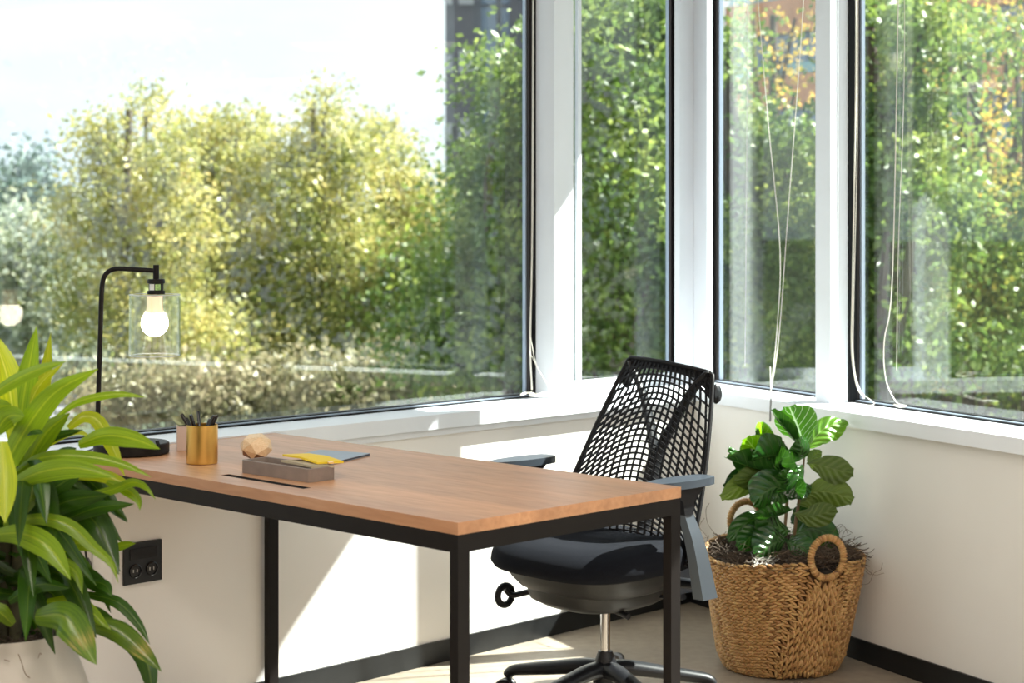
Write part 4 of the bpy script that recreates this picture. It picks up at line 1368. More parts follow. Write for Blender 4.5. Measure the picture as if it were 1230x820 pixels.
for k in range(row_n):
    dep0 = 0.010 + k * 0.0186
    for sgn in (1, -1):
        bm = bmesh.new()
        s = HALF - 0.006 if True else 0
        while s > 0:
            # distances to the panels of both handles, rows dive near them
            dF = s - bound(dep0); dB = (HALF - s) - bound(dep0)
            dd_ = min(dF, dB)
            if dd_ > -0.004:
                dive = max(0, 0.055 - dd_) / 0.055
                dep = dep0 + 0.020 * dive ** 2
                slope = 0.95 * dive
                dirs = -1.0 if dF < dB else 1.0
                if not near_ring(s, dep) and dep < 0.352:
                    stitch(bm, s * sgn, dep, dirs * sgn, slope * 1.0, 0.0305, 0.0190 * (1 - .25 * dive))
            s -= 0.0215
        if len(bm.verts):
            mk('braided_row', bm, M['wicker'], basket, smooth=180)
        else:
            bm.free()
for s0 in (0.0, HALF):
    for j in range(-9, 9):
        b_ = (j + .5) * 0.0172
        bm = bmesh.new()
        dep = 0.050 + max(0, (abs(b_) - 0.020) / SLOPE - 0.02) + (j % 2) * 0.009
        while dep < 0.350:
            if not near_ring(b_, dep):
                stitch(bm, s0 + b_, dep, (0.25 if b_ > 0 else -0.25) * abs(b_) / .12, 1.0, 0.0350, 0.0180, 0.004)
            dep += 0.0255
        if len(bm.verts):
            mk('braided_row', bm, M['wicker'], basket, smooth=180)
        else:
            bm.free()
for s0 in (0.0, HALF):
    p, th, z = bS(s0, 0.0, 0.002)
    p.z += 0.026 if s0 > 0 else 0
    n = Vector((math.cos(th), math.sin(th), 0)); t = Vector((-n.y, n.x, 0)); up = Vector((0, 0, 1))
    bm = bmesh.new()
    NS = 50
    for k in range(NS):
        a = 2 * PI * k / NS
        c = p + t * math.cos(a) * HR * 1.0 + up * (math.sin(a) * HR * 1.05 + 0.012)
        rad = t * math.cos(a) + up * math.sin(a)
        tan = -t * math.sin(a) + up * math.cos(a)
        tan2 = (tan + n * 0.35).normalized()
        ring = []
        thick = 0.0115
        ellipsoid(bm, axes(c, rad * thick, n * thick, tan2 * 0.0056), 7, 5)
    mk('handle', bm, M['wicker'], basket, smooth=180)

# the fig itself -------------------------------------------------------
FD = 5.44
FB = Vector(((952 - 615) / F_PX * FD, FD, 0.33))
fig = thing('fiddle_leaf_fig', 'fiddle leaf fig with big glossy leaves growing in the woven basket', 'plant', (FB.x, FB.y, 0.33))
bm = bmesh.new()
n_, m_ = 40, 7
rings = []
for j in range(m_ + 1):
    q = j / m_
    ring = []
    for i in range(n_):
        th = 2 * PI * i / n_
        r = (bR(0.33) - 0.010) * q
        ring.append(bm.verts.new((BC.x + .013 + r * math.cos(th), BC.y + r * math.sin(th), 0.325 + 0.022 * (1 - q * q) + random.uniform(-.006, .006))))
    rings.append(ring)
for a, b in zip(rings[1:], rings[2:]):
    for i in range(n_):
        bm.faces.new((a[i], a[(i + 1) % n_], b[(i + 1) % n_], b[i]))
bm.faces.new(rings[1])
for v in rings[0]: bm.verts.remove(v)
for i in range(n_):
    v = rings[-1][i]
low_ = [bm.verts.new(Vector((BC.x + (v.co.x - BC.x) * .88, BC.y + (v.co.y - BC.y) * .88, v.co.z - .12))) for v in rings[-1]]
for i in range(n_):
    bm.faces.new((rings[-1][i], rings[-1][(i + 1) % n_], low_[(i + 1) % n_], low_[i]))
mk('soil', bm, M['soil'], fig, smooth=180)
# dry moss: a mat of fine curled fibres
def fibres(name, mat, n, cx, cy, cz, rad, ln, r, parent, seed, rise=0.02, ring_only=0.0, label=None):
    rr = random.Random(seed)
    bm = bmesh.new()
    for _ in range(n):
        th = rr.random() * 2 * PI
        q = math.sqrt(ring_only ** 2 + (1 - ring_only ** 2) * rr.random()) * rad
        p = Vector((cx + q * math.cos(th), cy + q * math.sin(th), cz + rr.uniform(0, rise)))
        a = rr.random() * 2 * PI
        pts = [p.copy()]
        up = rr.uniform(-.2, .5)
        for k in range(4):
            a += rr.uniform(-1.1, 1.1)
            p = p + Vector((math.cos(a), math.sin(a), up + rr.uniform(-.6, .4))) * ln / 4
            p.z = max(p.z, cz - 0.004)
            pts.append(p.copy())
        tube(bm, pts, r * rr.uniform(.6, 1.2), 3, caps=False)
    return mk(name, bm, mat, parent, kind='stuff', label=label)
fibres('moss', M['moss'], 1500, BC.x + .013, BC.y, 0.335, bR(0.33) - 0.02, 0.07, 0.0013, fig, 3, 0.022)
fibres('moss', M['root'], 350, BC.x + .013, BC.y, 0.345, bR(0.33) - 0.02, 0.08, 0.0009, fig, 4, 0.022)
pb = P(915, 662, 5.27)
fibres('moss', M['pale_bit'], 60, pb.x, pb.y, 0.352, 0.035, 0.03, 0.0012, fig, 5, 0.008, label='pale dry flakes on the moss')
# stray wisps hanging over the rim
bm = bmesh.new()
for pts in ([(852, 648), (846, 640), (840, 632), (846, 622)], [(852, 645), (843, 646), (838, 640)], [(858, 640), (850, 628), (848, 612), (852, 604)], [(1030, 668), (1038, 680), (1050, 690), (1062, 688)],
            [(1035, 702), (1044, 700), (1050, 688), (1058, 684), (1060, 676)], [(1020, 648), (1028, 655), (1036, 668)], [(1010, 648), (1016, 636), (1024, 640)], [(1040, 686), (1046, 690), (1048, 684)],
            [(1000, 640), (1008, 630), (1014, 632), (1018, 640)]):
    dd0 = 5.45 if pts[0][0] < 900 else 5.37
    w_ = [P(x, y, dd0 - .01 * i) for i, (x, y) in enumerate(pts)]
    tube(bm, smooth_path(w_, 4), 0.0008, 4)
mk('wisp', bm, M['root'], fig, kind='stuff')
stem_pts = [(952, 655, 5.44), (957, 620, 5.44), (961, 590, 5.45), (965, 560, 5.45), (967, 536, 5.45)]
bm = bmesh.new()
tube(bm, smooth_path([P(*p) for p in stem_pts], 5), [0.0062 - .0002 * i for i in range(21)], 8)
mk('stem', bm, M['stem'], fig, smooth=60)
bm = bmesh.new()
tube(bm, smooth_path([P(940, 655, 5.42), P(944, 620, 5.42), P(946, 585, 5.42), P(944, 555, 5.42), P(940, 530, 5.43)], 5), 0.005, 8)
mk('stem', bm, M['stem'], fig, smooth=60)
FIG = [  # midrib (px, py) base..tip, depth base, depth tip, width px, roll, material, cup, wave
    ([(967, 537), (958, 512), (948, 488)], 5.44, 5.36, 37, 8, 'fig_top', .30, .02),
    ([(962, 537), (943, 514), (927, 492)], 5.42, 5.33, 17, 50, 'fig', .6, .05),
    ([(968, 541), (988, 516), (1017, 505)], 5.45, 5.52, 26, 28, 'fig_light', .35, .06),
    ([(970, 556), (978, 547), (986, 541)], 5.46, 5.52, 12, 10, 'fig_olive', .2, 0),
    ([(969, 556), (990, 560), (1012, 566), (1025, 567)], 5.45, 5.40, 25, 10, 'fig_olive', .2, .03),
    ([(962, 594), (985, 590), (1008, 594), (1024, 602)], 5.44, 5.40, 27, -10, 'fig_olive', .25, .03),
    ([(957, 606), (975, 600), (1004, 606)], 5.44, 5.46, 23, 12, 'fig_olive', .25, .03),
    ([(953, 616), (975, 620), (1005, 611)], 5.43, 5.38, 21, 5, 'fig_olive', .25, .03),
    ([(950, 645), (968, 634), (990, 640), (1006, 660)], 5.43, 5.50, 30, 20, 'fig', .3, .02),
    ([(964, 558), (958, 576), (966, 598)], 5.42, 5.36, 30, 30, 'fig', .35, .03),
    ([(956, 552), (930, 566), (906, 574), (882, 576)], 5.42, 5.33, 24, 15, 'fig_olive', .4, .04),
    ([(950, 548), (926, 548), (903, 552)], 5.40, 5.30, 34, 52, 'fig', .7, .04),
    ([(946, 540), (930, 528), (914, 512)], 5.42, 5.38, 32, -35, 'fig', .8, .04),
    ([(936, 566), (905, 562), (872, 550)], 5.38, 5.32, 28, 58, 'fig', .7, .03),
    ([(934, 560), (900, 548), (876, 536)], 5.42, 5.40, 26, -58, 'fig', .8, .03),
    ([(940, 588), (905, 578), (866, 598)], 5.41, 5.34, 20, 12, 'fig_olive', .3, .02),
    ([(934, 586), (900, 574), (870, 586)], 5.46, 5.44, 22, 10, 'fig', .25, .02),
    ([(948, 590), (928, 586), (904, 604)], 5.38, 5.30, 34, 22, 'fig', .35, .03),
    ([(952, 612), (930, 620), (903, 622)], 5.38, 5.28, 24, 60, 'fig', .5, .03),
    ([(950, 638), (930, 632), (910, 618)], 5.40, 5.33, 30, -20, 'fig', .3, .02),
    ([(930, 620), (900, 626), (874, 648)], 5.40, 5.32, 18, 8, 'fig', .25, .02),
    ([(922, 630), (905, 642), (886, 658)], 5.38, 5.31, 21, 14, 'fig', .3, .02),
    ([(946, 648), (930, 652), (908, 668)], 5.36, 5.28, 34, 12, 'fig', .3, .02),
    ([(946, 600), (956, 588), (966, 578)], 5.40, 5.34, 16, 35, 'fig', .4, .03),
    ([(930, 545), (918, 526), (913, 507)], 5.40, 5.36, 17, 30, 'fig_light', .4, .05),
    ([(934, 556), (910, 542), (896, 526)], 5.39, 5.33, 26, 5, 'fig_light', .3, .03),
    ([(948, 556), (962, 544), (960, 526)], 5.39, 5.34, 24, -40, 'fig', .4, .03),
    ([(946, 570), (935, 560), (944, 540)], 5.38, 5.31, 30, 40, 'fig', .5, .03),
    ([(950, 572), (938, 584), (930, 604)], 5.40, 5.36, 30, 25, 'fig', .4, .03),
    ([(954, 560), (946, 574), (934, 570)], 5.37, 5.31, 24, 45, 'fig', .5, .03),
    ([(950, 628), (966, 622), (980, 634)], 5.46, 5.52, 26, 10, 'fig', .3, .02),
    ([(944, 650), (958, 655), (975, 668)], 5.38, 5.34, 26, 15, 'fig', .3, .02),
]
for pts, d0, d1, w, roll, mt, cu, wv in FIG:
    n = len(pts)
    pp = [P(x, y, d0 + (d1 - d0) * i / (n - 1)) for i, (x, y) in enumerate(pts)]
    leaf('leaf', pp, w * 5.4 / F_PX * 1.38, M[mt], fig, roll=roll, prof='fig', cup=cu, n=22, across=8, wave=wv + .02)

# ================================================================== big corn plant in the white pot
PD = 3.5
pc_ = Vector(((8 - 615) / F_PX * PD, PD, 0))
PR = [(0, .0), (.125, .0), (.15, .01), (.172, .10), (.176, .25), (.165, .40), (.140, .485), (.124, .520), (.122, .545), (.1265, .550), (.115, .550), (.110, .54), (.110, .50), (0, .50)]
pot = thing('plant_pot', 'tall white ceramic pot with rounded shoulders holding the big leafy plant', 'pot', pc_)
bm = bmesh.new()
sp2 = smooth_path([Vector((r, z, 0)) for r, z in PR[1:9]], 4)
lathe(bm, [(0, 0.0)] + [(v.x, v.y) for v in sp2] + [(.121, .552), (.112, .550), (.108, .54), (.108, .505)], 56, pc_)
mk('pot_body', bm, M['pot'], pot, smooth=50)
drac = thing('corn_plant', 'big arching leafy plant with yellow-green strap leaves in the white pot', 'plant', (pc_.x, pc_.y, 0.51))
bm = bmesh.new()
lathe(bm, [(0, .53), (.06, .527), (.1075, .52), (.1075, .506), (0, .506)], 32, pc_)
mk('soil', bm, M['soil'], drac, smooth=60)
fibres('moss', M['moss'], 160, pc_.x, pc_.y, 0.53, 0.075, 0.04, 0.0011, drac, 8, 0.012)
bm = bmesh.new()
for pts in ([(22, 785), (26, 795), (30, 808), (36, 814)], [(5, 792), (12, 794)], [(46, 790), (48, 784), (50, 786)], [(42, 757), (45, 754), (48, 758)]):
    w_ = [P(x, y, PD - 0.128 if y > 780 else PD - .09) for x, y in pts]
    tube(bm, smooth_path(w_, 4), 0.0009, 4)
mk('wisp', bm, M['root'], drac, kind='stuff')
for (x0, x1, r) in ((2, 8, .014), (18, 24, .012), (-12, -10, .012)):
    bm = bmesh.new()
    tube(bm, smooth_path([P(x0, 770, PD), P((x0 + x1) / 2, 680, PD), P(x1, 560, PD)], 5), r, 10)
    mk('cane', bm, M['cane'], drac, smooth=60)
DR = [  # midrib pixels, depth base, tip, width px, roll, material, twist
    ([(20, 560), (28, 480), (44, 392)], 3.50, 3.52, 30, 10, 'drac', 0),
    ([(34, 540), (50, 470), (61, 399)], 3.55, 3.58, 19, 20, 'drac_yellow', 0),
    ([(22, 540), (8, 450), (-14, 392)], 3.50, 3.52, 36, 5, 'drac_yellow', 0),
    ([(-26, 486), (15, 458), (50, 442), (80, 434)], 3.38, 3.30, 17, 25, 'drac', 0),
    ([(22, 530), (44, 468), (76, 436)], 3.52, 3.50, 14, 20, 'drac_yellow', 0),
    ([(-8, 590), (25, 525), (65, 472), (118, 443)], 3.42, 3.34, 31, 18, 'drac', 0),
    ([(66, 502), (95, 482), (140, 473), (176, 477)], 3.52, 3.48, 11, 25, 'drac', 0),
    ([(30, 560), (55, 520), (84, 496)], 3.48, 3.44, 27, 15, 'drac', 0),
    ([(16, 545), (28, 515), (52, 520)], 3.42, 3.38, 22, 20, 'drac_shaded', 0),
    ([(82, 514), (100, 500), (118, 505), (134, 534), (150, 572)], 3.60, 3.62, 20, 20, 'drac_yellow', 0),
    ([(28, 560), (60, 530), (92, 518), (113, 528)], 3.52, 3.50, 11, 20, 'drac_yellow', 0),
    ([(40, 548), (64, 526), (100, 516)], 3.50, 3.50, 12, -20, 'drac_shaded', 0),
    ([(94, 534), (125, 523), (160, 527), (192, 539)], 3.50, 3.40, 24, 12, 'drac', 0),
    ([(55, 560), (75, 545), (92, 538)], 3.56, 3.54, 17, 18, 'drac_shaded', 0),
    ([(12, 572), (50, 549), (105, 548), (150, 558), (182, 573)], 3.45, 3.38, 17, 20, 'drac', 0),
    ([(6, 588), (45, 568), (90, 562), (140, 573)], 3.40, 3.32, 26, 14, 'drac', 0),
    ([(24, 612), (55, 592), (104, 562)], 3.46, 3.42, 26, 10, 'drac_shaded', 0),
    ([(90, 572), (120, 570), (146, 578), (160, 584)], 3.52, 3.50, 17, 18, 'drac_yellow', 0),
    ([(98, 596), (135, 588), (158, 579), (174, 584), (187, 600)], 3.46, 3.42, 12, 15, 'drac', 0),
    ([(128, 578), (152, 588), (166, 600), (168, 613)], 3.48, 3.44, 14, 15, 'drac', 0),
    ([(36, 625), (80, 602), (132, 594)], 3.44, 3.40, 26, 12, 'drac_shaded', 0),
    ([(70, 628), (115, 610), (161, 605)], 3.48, 3.44, 18, 10, 'drac_shaded', 0),
    ([(80, 606), (115, 628), (143, 690)], 3.50, 3.44, 34, 10, 'drac_shaded', 0),
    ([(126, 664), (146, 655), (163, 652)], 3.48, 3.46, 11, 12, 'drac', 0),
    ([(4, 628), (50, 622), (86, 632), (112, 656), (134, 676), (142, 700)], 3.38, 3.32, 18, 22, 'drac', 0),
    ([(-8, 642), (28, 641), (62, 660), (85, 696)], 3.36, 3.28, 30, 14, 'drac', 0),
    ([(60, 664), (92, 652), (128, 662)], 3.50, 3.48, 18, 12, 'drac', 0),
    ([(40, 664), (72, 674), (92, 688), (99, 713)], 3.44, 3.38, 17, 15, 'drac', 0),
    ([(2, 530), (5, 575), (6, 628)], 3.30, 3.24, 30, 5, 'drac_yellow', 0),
    ([(10, 722), (45, 702), (84, 706)], 3.42, 3.36, 19, 16, 'drac_shaded', 0),
    ([(76, 684), (108, 694), (136, 716)], 3.50, 3.46, 24, 12, 'drac_shaded', 0),
    ([(84, 696), (118, 700), (133, 736)], 3.54, 3.5, 12, 18, 'drac_shaded', 0),
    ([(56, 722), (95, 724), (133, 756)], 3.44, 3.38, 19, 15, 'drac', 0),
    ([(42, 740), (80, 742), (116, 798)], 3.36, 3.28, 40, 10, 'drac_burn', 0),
    ([(98, 712), (140, 722), (166, 748), (180, 774)], 3.50, 3.46, 15, 14, 'drac_shaded', 0),
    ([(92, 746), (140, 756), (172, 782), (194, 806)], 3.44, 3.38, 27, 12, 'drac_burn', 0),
    ([(150, 770), (176, 795), (184, 840)], 3.52, 3.50, 23, 10, 'drac_shaded', 0),
    ([(94, 726), (120, 740), (140, 748)], 3.54, 3.52, 20, 10, 'drac_shaded', 0),
    ([(110, 698), (126, 702), (134, 716)], 3.46, 3.42, 14, 18, 'drac_shaded', 0),
    ([(-6, 520), (10, 500), (30, 500)], 3.40, 3.36, 26, 10, 'drac', 0),
    ([(-20, 505), (-4, 490), (14, 486)], 3.42, 3.40, 22, 10, 'drac', 0),
    ([(30, 530), (38, 560), (30, 596)], 3.52, 3.5, 26, 12, 'drac_shaded', 0),
    ([(40, 575), (36, 600), (20, 625)], 3.44, 3.42, 18, 12, 'drac', 0),
    ([(16, 750), (-4, 735), (-14, 765)], 3.38, 3.34, 22, 12, 'drac', 0),
]
for pts, d0, d1, w, roll, mt, tw_ in DR:
    n = len(pts)
    pp = [P(x, y, d0 + (d1 - d0) * i / (n - 1)) for i, (x, y) in enumerate(pts)]
    leaf('leaf', pp, w * 3.42 / F_PX, M[mt], drac, roll=roll, prof='drac', cup=0.32, n=16, across=6, wave=0.03, twist=tw_)
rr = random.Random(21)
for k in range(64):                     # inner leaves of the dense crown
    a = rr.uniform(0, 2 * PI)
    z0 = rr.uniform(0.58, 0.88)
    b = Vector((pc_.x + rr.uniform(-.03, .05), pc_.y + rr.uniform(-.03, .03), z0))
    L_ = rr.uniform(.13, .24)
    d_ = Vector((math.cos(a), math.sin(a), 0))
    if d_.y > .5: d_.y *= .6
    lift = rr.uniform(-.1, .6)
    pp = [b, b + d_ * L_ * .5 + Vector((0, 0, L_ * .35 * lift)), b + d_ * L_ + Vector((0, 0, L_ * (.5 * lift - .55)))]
    leaf('leaf', pp, rr.uniform(.03, .05), M['drac_shaded'], drac, roll=rr.uniform(-40, 50), prof='drac', cup=0.3, n=10, across=4, wave=.02)

# ================================================================== ceiling lights added out of view as room fill
for k, (x, y) in enumerate(((-1.3, 1.9), (0.9, 1.6), (2.9, 0.6), (-2.0, -1.4), (0.9, -1.6), (3.6, -2.0))):
    lt = thing('fill_ceiling_light', 'added slim warm fill light hung from the ceiling, ' + ['over the plant side of the room', 'over the middle of the room', 'over the right windows', 'rear one on the plant side', 'rear one in the middle', 'rear one by the right windows'][k],
               'ceiling light', (x, y, 2.55), math.radians(45), 'added ceiling fill lights')
    bm = bmesh.new(); box(bm, -.05, .05, -.75, .75, 0.0, .06); bevel(bm, .004, 2)
    mk('housing', bm, M['white_plastic'], lt, local=True)
    bm = bmesh.new(); box(bm, -.04, .04, -.73, .73, -0.006, -0.0005)
    mk('diffuser', bm, M['diffuser'], lt, local=True)
    for yy in (-.6, .6):
        bm = bmesh.new(); tube(bm, [(0, yy, .0595), (0, yy, .20)], .0015, 6)
        mk('wire', bm, M['steel'], lt, local=True)
    al = bpy.data.lights.new('room_fill_light', 'AREA'); al.shape = 'RECTANGLE'; al.size = .5; al.size_y = 1.4
    al.energy = ROOM_FILL_WATTS; al.color = (1.0, 0.90, 0.80)
    ao = bpy.data.objects.new('room_fill_light', al); link(ao, lt); ao.location = (0, 0, -0.02)

# ================================================================== outside
GZ = -6.0
bm = bmesh.new(); box(bm, -900, 900, 12, 2500, GZ - .5, GZ)
struct('ground', bm, M['lawn'])
bm = bmesh.new(); prism(bm, [(-60, 40), (-13.5, 40), (-22, 110), (-60, 110)], GZ + .002, GZ + .05)
struct('parking_lot', bm, M['pavement'])

def cloud(n, blobs, size, seed, asp=0.55, clump=0.22, per=26):
    """leaf quads (two triangles each, own island) clustered in clumps inside ellipsoids; blobs: (centre, radii)"""
    rg = np.random.default_rng(seed)
    vol = np.array([b[1][0] * b[1][2] for b in blobs], float)
    cnt = np.maximum(1, (n * vol / vol.sum()).astype(int))
    cs = []
    for (c, r), k in zip(blobs, cnt):
        m = max(1, k // per)
        q = rg.normal(size=(m, 3)); q /= np.linalg.norm(q, axis=1)[:, None]
        q *= (rg.random((m, 1)) ** 0.40)
        cc_ = np.array(c) + q * np.array(r)
        cs.append(np.repeat(cc_, per, axis=0) + rg.normal(size=(m * per, 3)) * clump * np.array([1, 1, .75]))
    c = np.concatenate(cs)
    N_ = len(c)
    d = rg.normal(size=(N_, 3)); d /= np.linalg.norm(d, axis=1)[:, None]
    e = rg.normal(size=(N_, 3)); e -= d * (e * d).sum(1)[:, None]; e /= np.linalg.norm(e, axis=1)[:, None]
    L_ = size * (0.6 + 0.8 * rg.random((N_, 1)))
    v = np.stack([c - d * L_ / 2, c + e * L_ * asp / 2, c + d * L_ / 2, c - e * L_ * asp / 2], axis=1).reshape(-1, 3)
    return v.astype(np.float32), N_

def foliage(name, v, nq, mat, parent):
    me = bpy.data.meshes.new(name)
    off = np.array(parent.location, dtype=np.float32)
    v = v - off
    me.vertices.add(len(v)); me.vertices.foreach_set('co', v.ravel())
    me.loops.add(nq * 4); me.loops.foreach_set('vertex_index', np.arange(nq * 4, dtype=np.int32))
    me.polygons.add(nq); me.polygons.foreach_set('loop_start', np.arange(0, nq * 4, 4, dtype=np.int32))
    me.polygons.foreach_set('loop_total', np.full(nq, 4, dtype=np.int32))
    me.update(calc_edges=True)
    me.materials.append(mat)
    o = bpy.data.objects.new(name, me); link(o, parent); o['kind'] = 'stuff'
    return o

def tree(label, px, d, blobs, n, size, mat, seed, trunk_r=.085, name='tree', group='trees outside the windows', clump=.22, per=26, depth=1.0, branches=True):
    """blobs in picture rows/columns at distance d: (px, py, rx, ry); each keeps real depth"""
    base = Vector(((px - 615) / F_PX * d, d, GZ))
    t = thing(name, label, 'tree', base, 0, group)
    rr = random.Random(seed)
    B = []
    for (x, y, rx, ry) in blobs:
        c = P(x, y, d + rr.uniform(-.5, .5) * depth)
        B.append(((c.x, c.y, c.z), (rx * d / F_PX, max(.35, (rx + ry) / 2 * d / F_PX * depth), ry * d / F_PX)))
    v, nq = cloud(int(n * 1.9), B, size * 0.72, seed, clump=clump * 0.85, per=per)
    foliage('foliage', v, nq, mat, t)
    topz = max(b[0][2] for b in B)
    bm = bmesh.new()
    tp_ = [base, base + Vector((.1, 0, 3)), Vector((base.x + rr.uniform(-.2, .2), base.y, -1.0)), Vector((base.x + rr.uniform(-.3, .3), base.y, topz))]
    pth = smooth_path(tp_, 5)
    tube(bm, pth, [trunk_r * (1 - .85 * i / len(pth)) for i in range(len(pth))], 8)
    if branches:
        for b in B:
            z0 = max(GZ + 2.5, b[0][2] - rr.uniform(1.2, 2.2))
            s0 = Vector((base.x, base.y, z0))
            e0 = Vector(b[0])
            mid_ = s0.lerp(e0, .5) + Vector((rr.uniform(-.2, .2), rr.uniform(-.2, .2), -.1))
            pth = smooth_path([s0, mid_, e0], 4)
            tube(bm, pth, [trunk_r * .32 * (1 - .8 * i / len(pth)) for i in range(len(pth))], 5)
    mk('trunk', bm, M['bark'], t, smooth=60)
    return t

# green trees near the building
tree('bright green tree close outside beside the grey tower', 622, 14.5, [(600, 95, 26, 38), (628, 170, 34, 60), (598, 230, 34, 50), (630, 300, 40, 60), (575, 340, 60, 60), (620, 420, 60, 60), (545, 420, 60, 50)], 9000, .10, M['f_green'], 11, .22)
tree('green tree filling the narrow window', 742, 14, [(705, 40, 34, 50), (780, 30, 36, 60), (700, 130, 26, 40), (770, 130, 45, 50), (740, 215, 60, 50), (700, 300, 55, 55), (790, 300, 50, 60), (740, 400, 80, 60), (690, 380, 50, 60)], 13000, .10, M['f_green'], 12, .2)
tree('green tree behind the small right window', 905, 15, [(872, 60, 14, 50), (880, 165, 30, 34), (950, 190, 45, 44), (890, 260, 50, 60), (960, 300, 50, 60), (900, 380, 60, 60), (960, 420, 50, 50), (850, 330, 40, 80)], 11000, .10, M['f_green'], 13, .24)
tree('yellow-green tree behind the small right window', 940, 19, [(900, 210, 50, 50), (960, 330, 60, 90), (890, 400, 60, 60)], 7000, .12, M['f_orange'], 14, .2)
tree('green tree outside beyond the dark frame of the big right window', 1068, 14, [(1046, 40, 24, 60), (1112, 30, 24, 34), (1050, 140, 34, 40), (1108, 130, 22, 40), (1150, 50, 26, 10), (1070, 220, 44, 50), (1050, 310, 44, 60), (1080, 400, 60, 60), (1120, 260, 40, 60)], 12000, .10, M['f_green'], 15, .2)
tree('yellowing tree outside at the far right', 1170, 17, [(1150, 50, 26, 18), (1218, 36, 16, 14), (1140, 190, 26, 24), (1170, 240, 34, 22), (1225, 235, 30, 30), (1170, 300, 70, 60), (1230, 340, 60, 80), (1160, 400, 70, 60), (1100, 380, 50, 60)], 11000, .11, M['f_orange'], 16, .2)
tree('tall green tree outside at the far right edge', 1262, 15, [(1236, 60, 16, 30), (1262, 150, 30, 60), (1230, 440, 60, 50), (1280, 300, 60, 120)], 3000, .10, M['f_green'], 17, .2)
M['f_gold'] = foliage_mat('golden_foliage', [(0.30, 0.26, 0.04), (0.5, 0.38, 0.06), (0.65, 0.46, 0.09), (0.7, 0.42, 0.12)])
tree('sparse golden tree in front of the brick offices above the fig', 930, 21, [(905, 14, 26, 10), (955, 22, 30, 12), (900, 106, 30, 12), (955, 112, 32, 14), (940, 60, 50, 20)], 230, .10, M['f_gold'], 18, .2)
tree('golden tree in front of the brick offices at the far right', 1190, 22, [(1150, 20, 40, 20), (1150, 92, 30, 18), (1180, 108, 40, 14), (1215, 30, 30, 16), (1150, 200, 36, 18), (1205, 195, 30, 20), (1180, 150, 50, 30)], 800, .10, M['f_gold'], 19, .2)
# darker trees behind them
for k, (px, bl, lb) in enumerate(((560, [(560, 330, 60, 60), (600, 250, 50, 60), (520, 380, 60, 60), (600, 410, 80, 60)], 'dark green tree behind the tree by the grey tower'), (730, [(700, 260, 90, 70), (780, 180, 70, 70), (740, 380, 110, 70)], 'dark green tree behind the tree in the narrow window'),
                       (900, [(880, 260, 80, 80), (960, 280, 80, 80), (920, 400, 110, 70)], 'dark green tree behind the trees in the small right window'), (1080, [(1060, 260, 80, 80), (1120, 320, 80, 70), (1080, 410, 110, 60)], 'dark green tree behind the trees in the big right window'),
                       (1220, [(1200, 340, 90, 70), (1240, 420, 110, 60)], 'dark green tree behind the yellowing tree at the far right'))):
    tree(lb, px, 24, bl, 7000, .16, M['f_green'], 40 + k, .2, clump=.4)
# yellow-olive trees to the left
tree('tall thin-topped olive tree left of the middle of the big window', 390, 24, [(392, 118, 10, 30), (388, 160, 22, 36), (350, 190, 36, 40), (420, 190, 40, 50), (380, 260, 70, 60), (330, 330, 70, 70), (430, 330, 70, 70), (380, 410, 90, 50)], 13000, .11, M['f_yellow'], 21, .16)
tree('olive tree nearest the grey tower in the big window', 470, 26, [(450, 170, 26, 34), (480, 215, 36, 40), (500, 270, 50, 50), (450, 300, 60, 60), (510, 350, 60, 70), (470, 410, 90, 50)], 11000, .12, M['f_yellow'], 22, .16)
tree('olive tree with a dark bare trunk behind the lamp', 158, 22, [(115, 160, 28, 26), (175, 135, 18, 30), (150, 200, 50, 36), (200, 200, 40, 40), (120, 260, 60, 50), (200, 280, 60, 60), (150, 360, 90, 60), (220, 400, 80, 50)], 10000, .11, M['f_yellow'], 23, .20)
tree('olive tree between the lamp and the middle of the big window', 270, 25, [(240, 165, 30, 30), (285, 165, 30, 34), (310, 210, 40, 40), (250, 240, 60, 50), (290, 320, 80, 60), (260, 400, 100, 50)], 12000, .12, M['f_yellow'], 24, .16)
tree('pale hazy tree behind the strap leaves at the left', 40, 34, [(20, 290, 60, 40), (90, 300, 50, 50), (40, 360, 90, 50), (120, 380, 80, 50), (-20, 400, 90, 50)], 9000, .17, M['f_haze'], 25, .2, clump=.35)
tree('dark blue-green conifer at the far left', 30, 42, [(35, 200, 14, 18), (28, 235, 36, 26), (30, 275, 60, 36), (10, 320, 80, 40)], 7000, .22, M['f_conifer'], 26, .25, name='conifer', clump=.4)
tree('dark green bush low behind the olive trees', 330, 30, [(300, 400, 60, 34), (360, 410, 60, 34), (420, 400, 60, 40), (240, 425, 60, 26), (470, 410, 60, 36), (390, 385, 30, 22)], 6000, .14, M['f_green'], 27, .05, name='bush', clump=.5, group='bushes outside')
tree('pale bush row low by the parking lot', 200, 36, [(120, 440, 60, 26), (200, 455, 70, 26), (300, 450, 70, 26), (400, 455, 80, 26), (500, 450, 80, 30)], 8000, .2, M['f_haze'], 28, .12, name='bush', clump=.35, group='bushes outside')

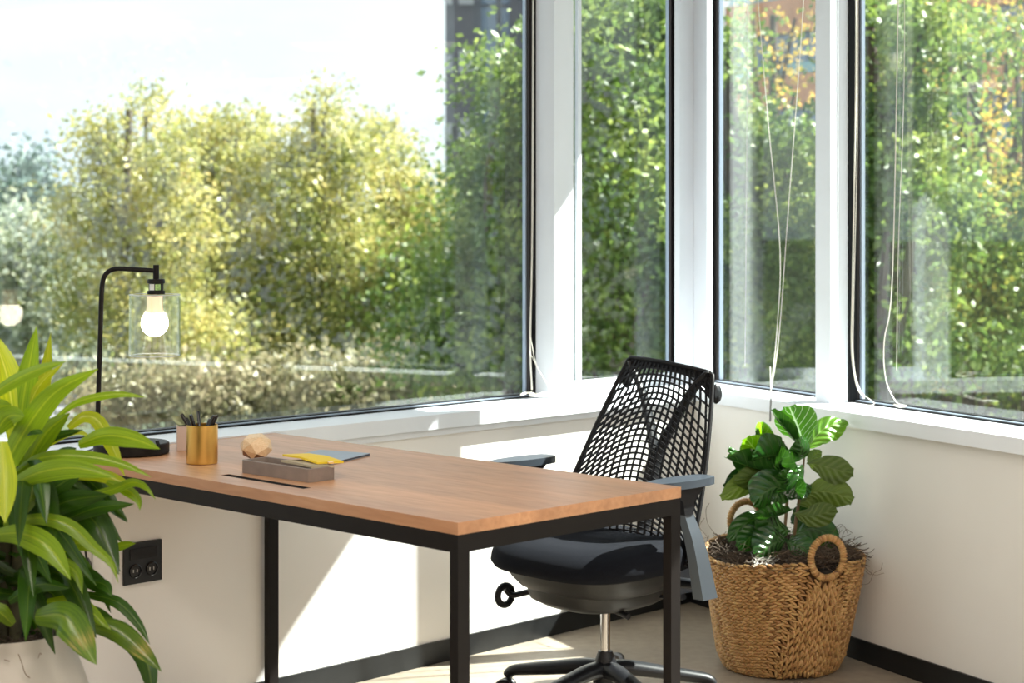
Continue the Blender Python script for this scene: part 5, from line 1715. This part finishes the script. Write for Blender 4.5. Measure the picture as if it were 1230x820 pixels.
tree('brownish shrub row low between the lamp and the left column', 380, 19, [(150, 478, 60, 22), (240, 470, 60, 24), (330, 466, 60, 24), (420, 462, 60, 26), (510, 455, 60, 26), (590, 450, 50, 26)], 7000, .12, M['f_brown'], 29, .05, name='bush', clump=.25, group='bushes outside')
for k, (px, ry) in enumerate(((600, 40), (690, 52), (780, 44), (860, 50), (950, 42), (1040, 52), (1130, 44), (1220, 50), (1300, 44))):
    tree('distant green tree on the skyline, ' + ['beside the left column', 'in the narrow window', 'by the corner post', 'at the corner end of the small right window', 'above the fig', 'beyond the dark frame of the right window', 'left of the yellowing tree', 'behind the far right yellowing tree', 'just past the right edge of the view'][k], px, 52,
         [(px - 20, 290, 46, ry), (px + 30, 305, 46, ry * .9), (px, 335, 60, 30)], 2400, .34, M['f_green'], 60 + k, .2, clump=.9, group='distant trees on the skyline')
def wtree(label, x, y, zs, n, mat, seed):  # unseen trees, added to give the panes something to reflect
    t = thing('tree', label, 'tree', (x, y, GZ), 0, 'added trees outside the right windows, mirrored in the panes')
    rr = random.Random(seed)
    B = [((x + rr.uniform(-1.6, 1.6), y + rr.uniform(-1.6, 1.6), z + rr.uniform(-.4, .4)), (1.6, 1.6, 1.3)) for z in zs]
    v, nq = cloud(n, B, .16, seed, clump=.4)
    foliage('foliage', v, nq, mat, t)
    bm = bmesh.new(); tube(bm, [(x, y, GZ), (x + .1, y, -2), (x, y + .1, max(zs))], [.16, .12, .03], 8)
    mk('trunk', bm, M['bark'], t, smooth=60)
for k, (x, y, mt, lb) in enumerate(((17, 6.0, 'f_green', 'nearest the brick offices'), (18, 2.5, 'f_yellow', 'second from the brick offices'), (17.5, -1.0, 'f_green', 'third from the brick offices'), (19, -4.5, 'f_yellow', 'fourth from the brick offices'), (18, 9.5, 'f_green', 'closest to the yellowing tree'))):
    wtree('added unseen tree beyond the right windows, mirrored in the big pane, ' + lb, x, y, (-4, -3, -2, -1, 0, .6, 1.4, 2.2), 8000, M[mt], 80 + k)
# grey tower ------------------------------------------------------------
M['tower_wall'] = plain('dark_grey_brick', (0.10, 0.10, 0.125), 0.85, noise=0.15, nscale=1.5)
M['tower_pale'] = plain('pale_spandrel', (0.42, 0.43, 0.46), 0.7)
M['tower_glass'] = plain('blue_tower_glass', (0.07, 0.12, 0.20), 0.12, spec=0.8)
def bpx(px, d): return (px - 615) / F_PX * d
TD = 80.0
tx0, tx1 = bpx(535, TD), bpx(835, TD)
tower = thing('tower_block', 'dark grey tower block with pale panels behind the green trees', 'building', ((tx0 + tx1) / 2, TD, GZ))
bm = bmesh.new(); box(bm, tx0, tx1, TD, TD + 14, GZ, 24)
mk('wall', bm, M['tower_wall'], tower)
z = -4.0
k = 0
while z < 22:
    for (xa, xb, mat, nm, h) in ((tx0 - .02, bpx(543, TD), 'tower_pale', 'panel', .8), (bpx(551, TD), bpx(569, TD), 'tower_pale', 'panel', 1.0), (bpx(578, TD), bpx(596, TD), 'tower_glass', 'window', 2.9), (bpx(602, TD), bpx(612, TD), 'tower_glass', 'window', 2.9), (bpx(640, TD), bpx(700, TD), 'tower_glass', 'window', 1.7), (bpx(720, TD), bpx(790, TD), 'tower_glass', 'window', 1.7)):
        bm = bmesh.new(); box(bm, xa, xb, TD - .12, TD + .1, z, z + h); mk(nm, bm, M[mat], tower)
    z += 3.05
# orange brick offices ---------------------------------------------------
M['brick'] = plain('orange_brick', (0.62, 0.30, 0.17), 0.85, noise=0.12, nscale=2.0)
M['teal_glass'] = plain('teal_glass_strip', (0.22, 0.42, 0.46), 0.2, spec=0.7)
M['blue_glass'] = plain('blue_window_band', (0.16, 0.22, 0.32), 0.1, spec=0.8)
A_, B_ = Vector((bpx(878, 70), 70.0)), Vector((bpx(1260, 57), 57.0))
dirn = (B_ - A_); Lb = dirn.length; dirn.normalize(); nb = Vector((-dirn.y, dirn.x))
if nb.y > 0: nb = -nb
office = thing('brick_office_building', 'orange brick office building with blue window bands behind the right trees', 'building', ((A_.x + B_.x) / 2, (A_.y + B_.y) / 2, GZ))
def bb(bm, s0, s1, o0, o1, z0, z1):
    prism(bm, [A_ + dirn * s0 + nb * o0, A_ + dirn * s1 + nb * o0, A_ + dirn * s1 + nb * o1, A_ + dirn * s0 + nb * o1], z0, z1)
bm = bmesh.new(); bb(bm, 0, Lb + 6, -12, -.05, GZ, 19)
mk('wall', bm, M['tower_wall'], office)
z = EYE + 1.52 - 2.86 * 2
while z < 18:
    bm = bmesh.new(); bb(bm, -.05, Lb + 6, -.05, .25, z, z + 1.30); mk('brick_band', bm, M['brick'], office)
    bm = bmesh.new(); bb(bm, 0, Lb + 6, -.05, .05, z + 1.30, z + 1.75); mk('glass_strip', bm, M['teal_glass'], office)
    for j in range(int((Lb + 6) / 2.2)):
        bm = bmesh.new(); bb(bm, j * 2.2 + .06, j * 2.2 + 2.14, -.05, .02, z + 1.77, z + 2.84); mk('window', bm, M['blue_glass'], office)
    z += 2.86
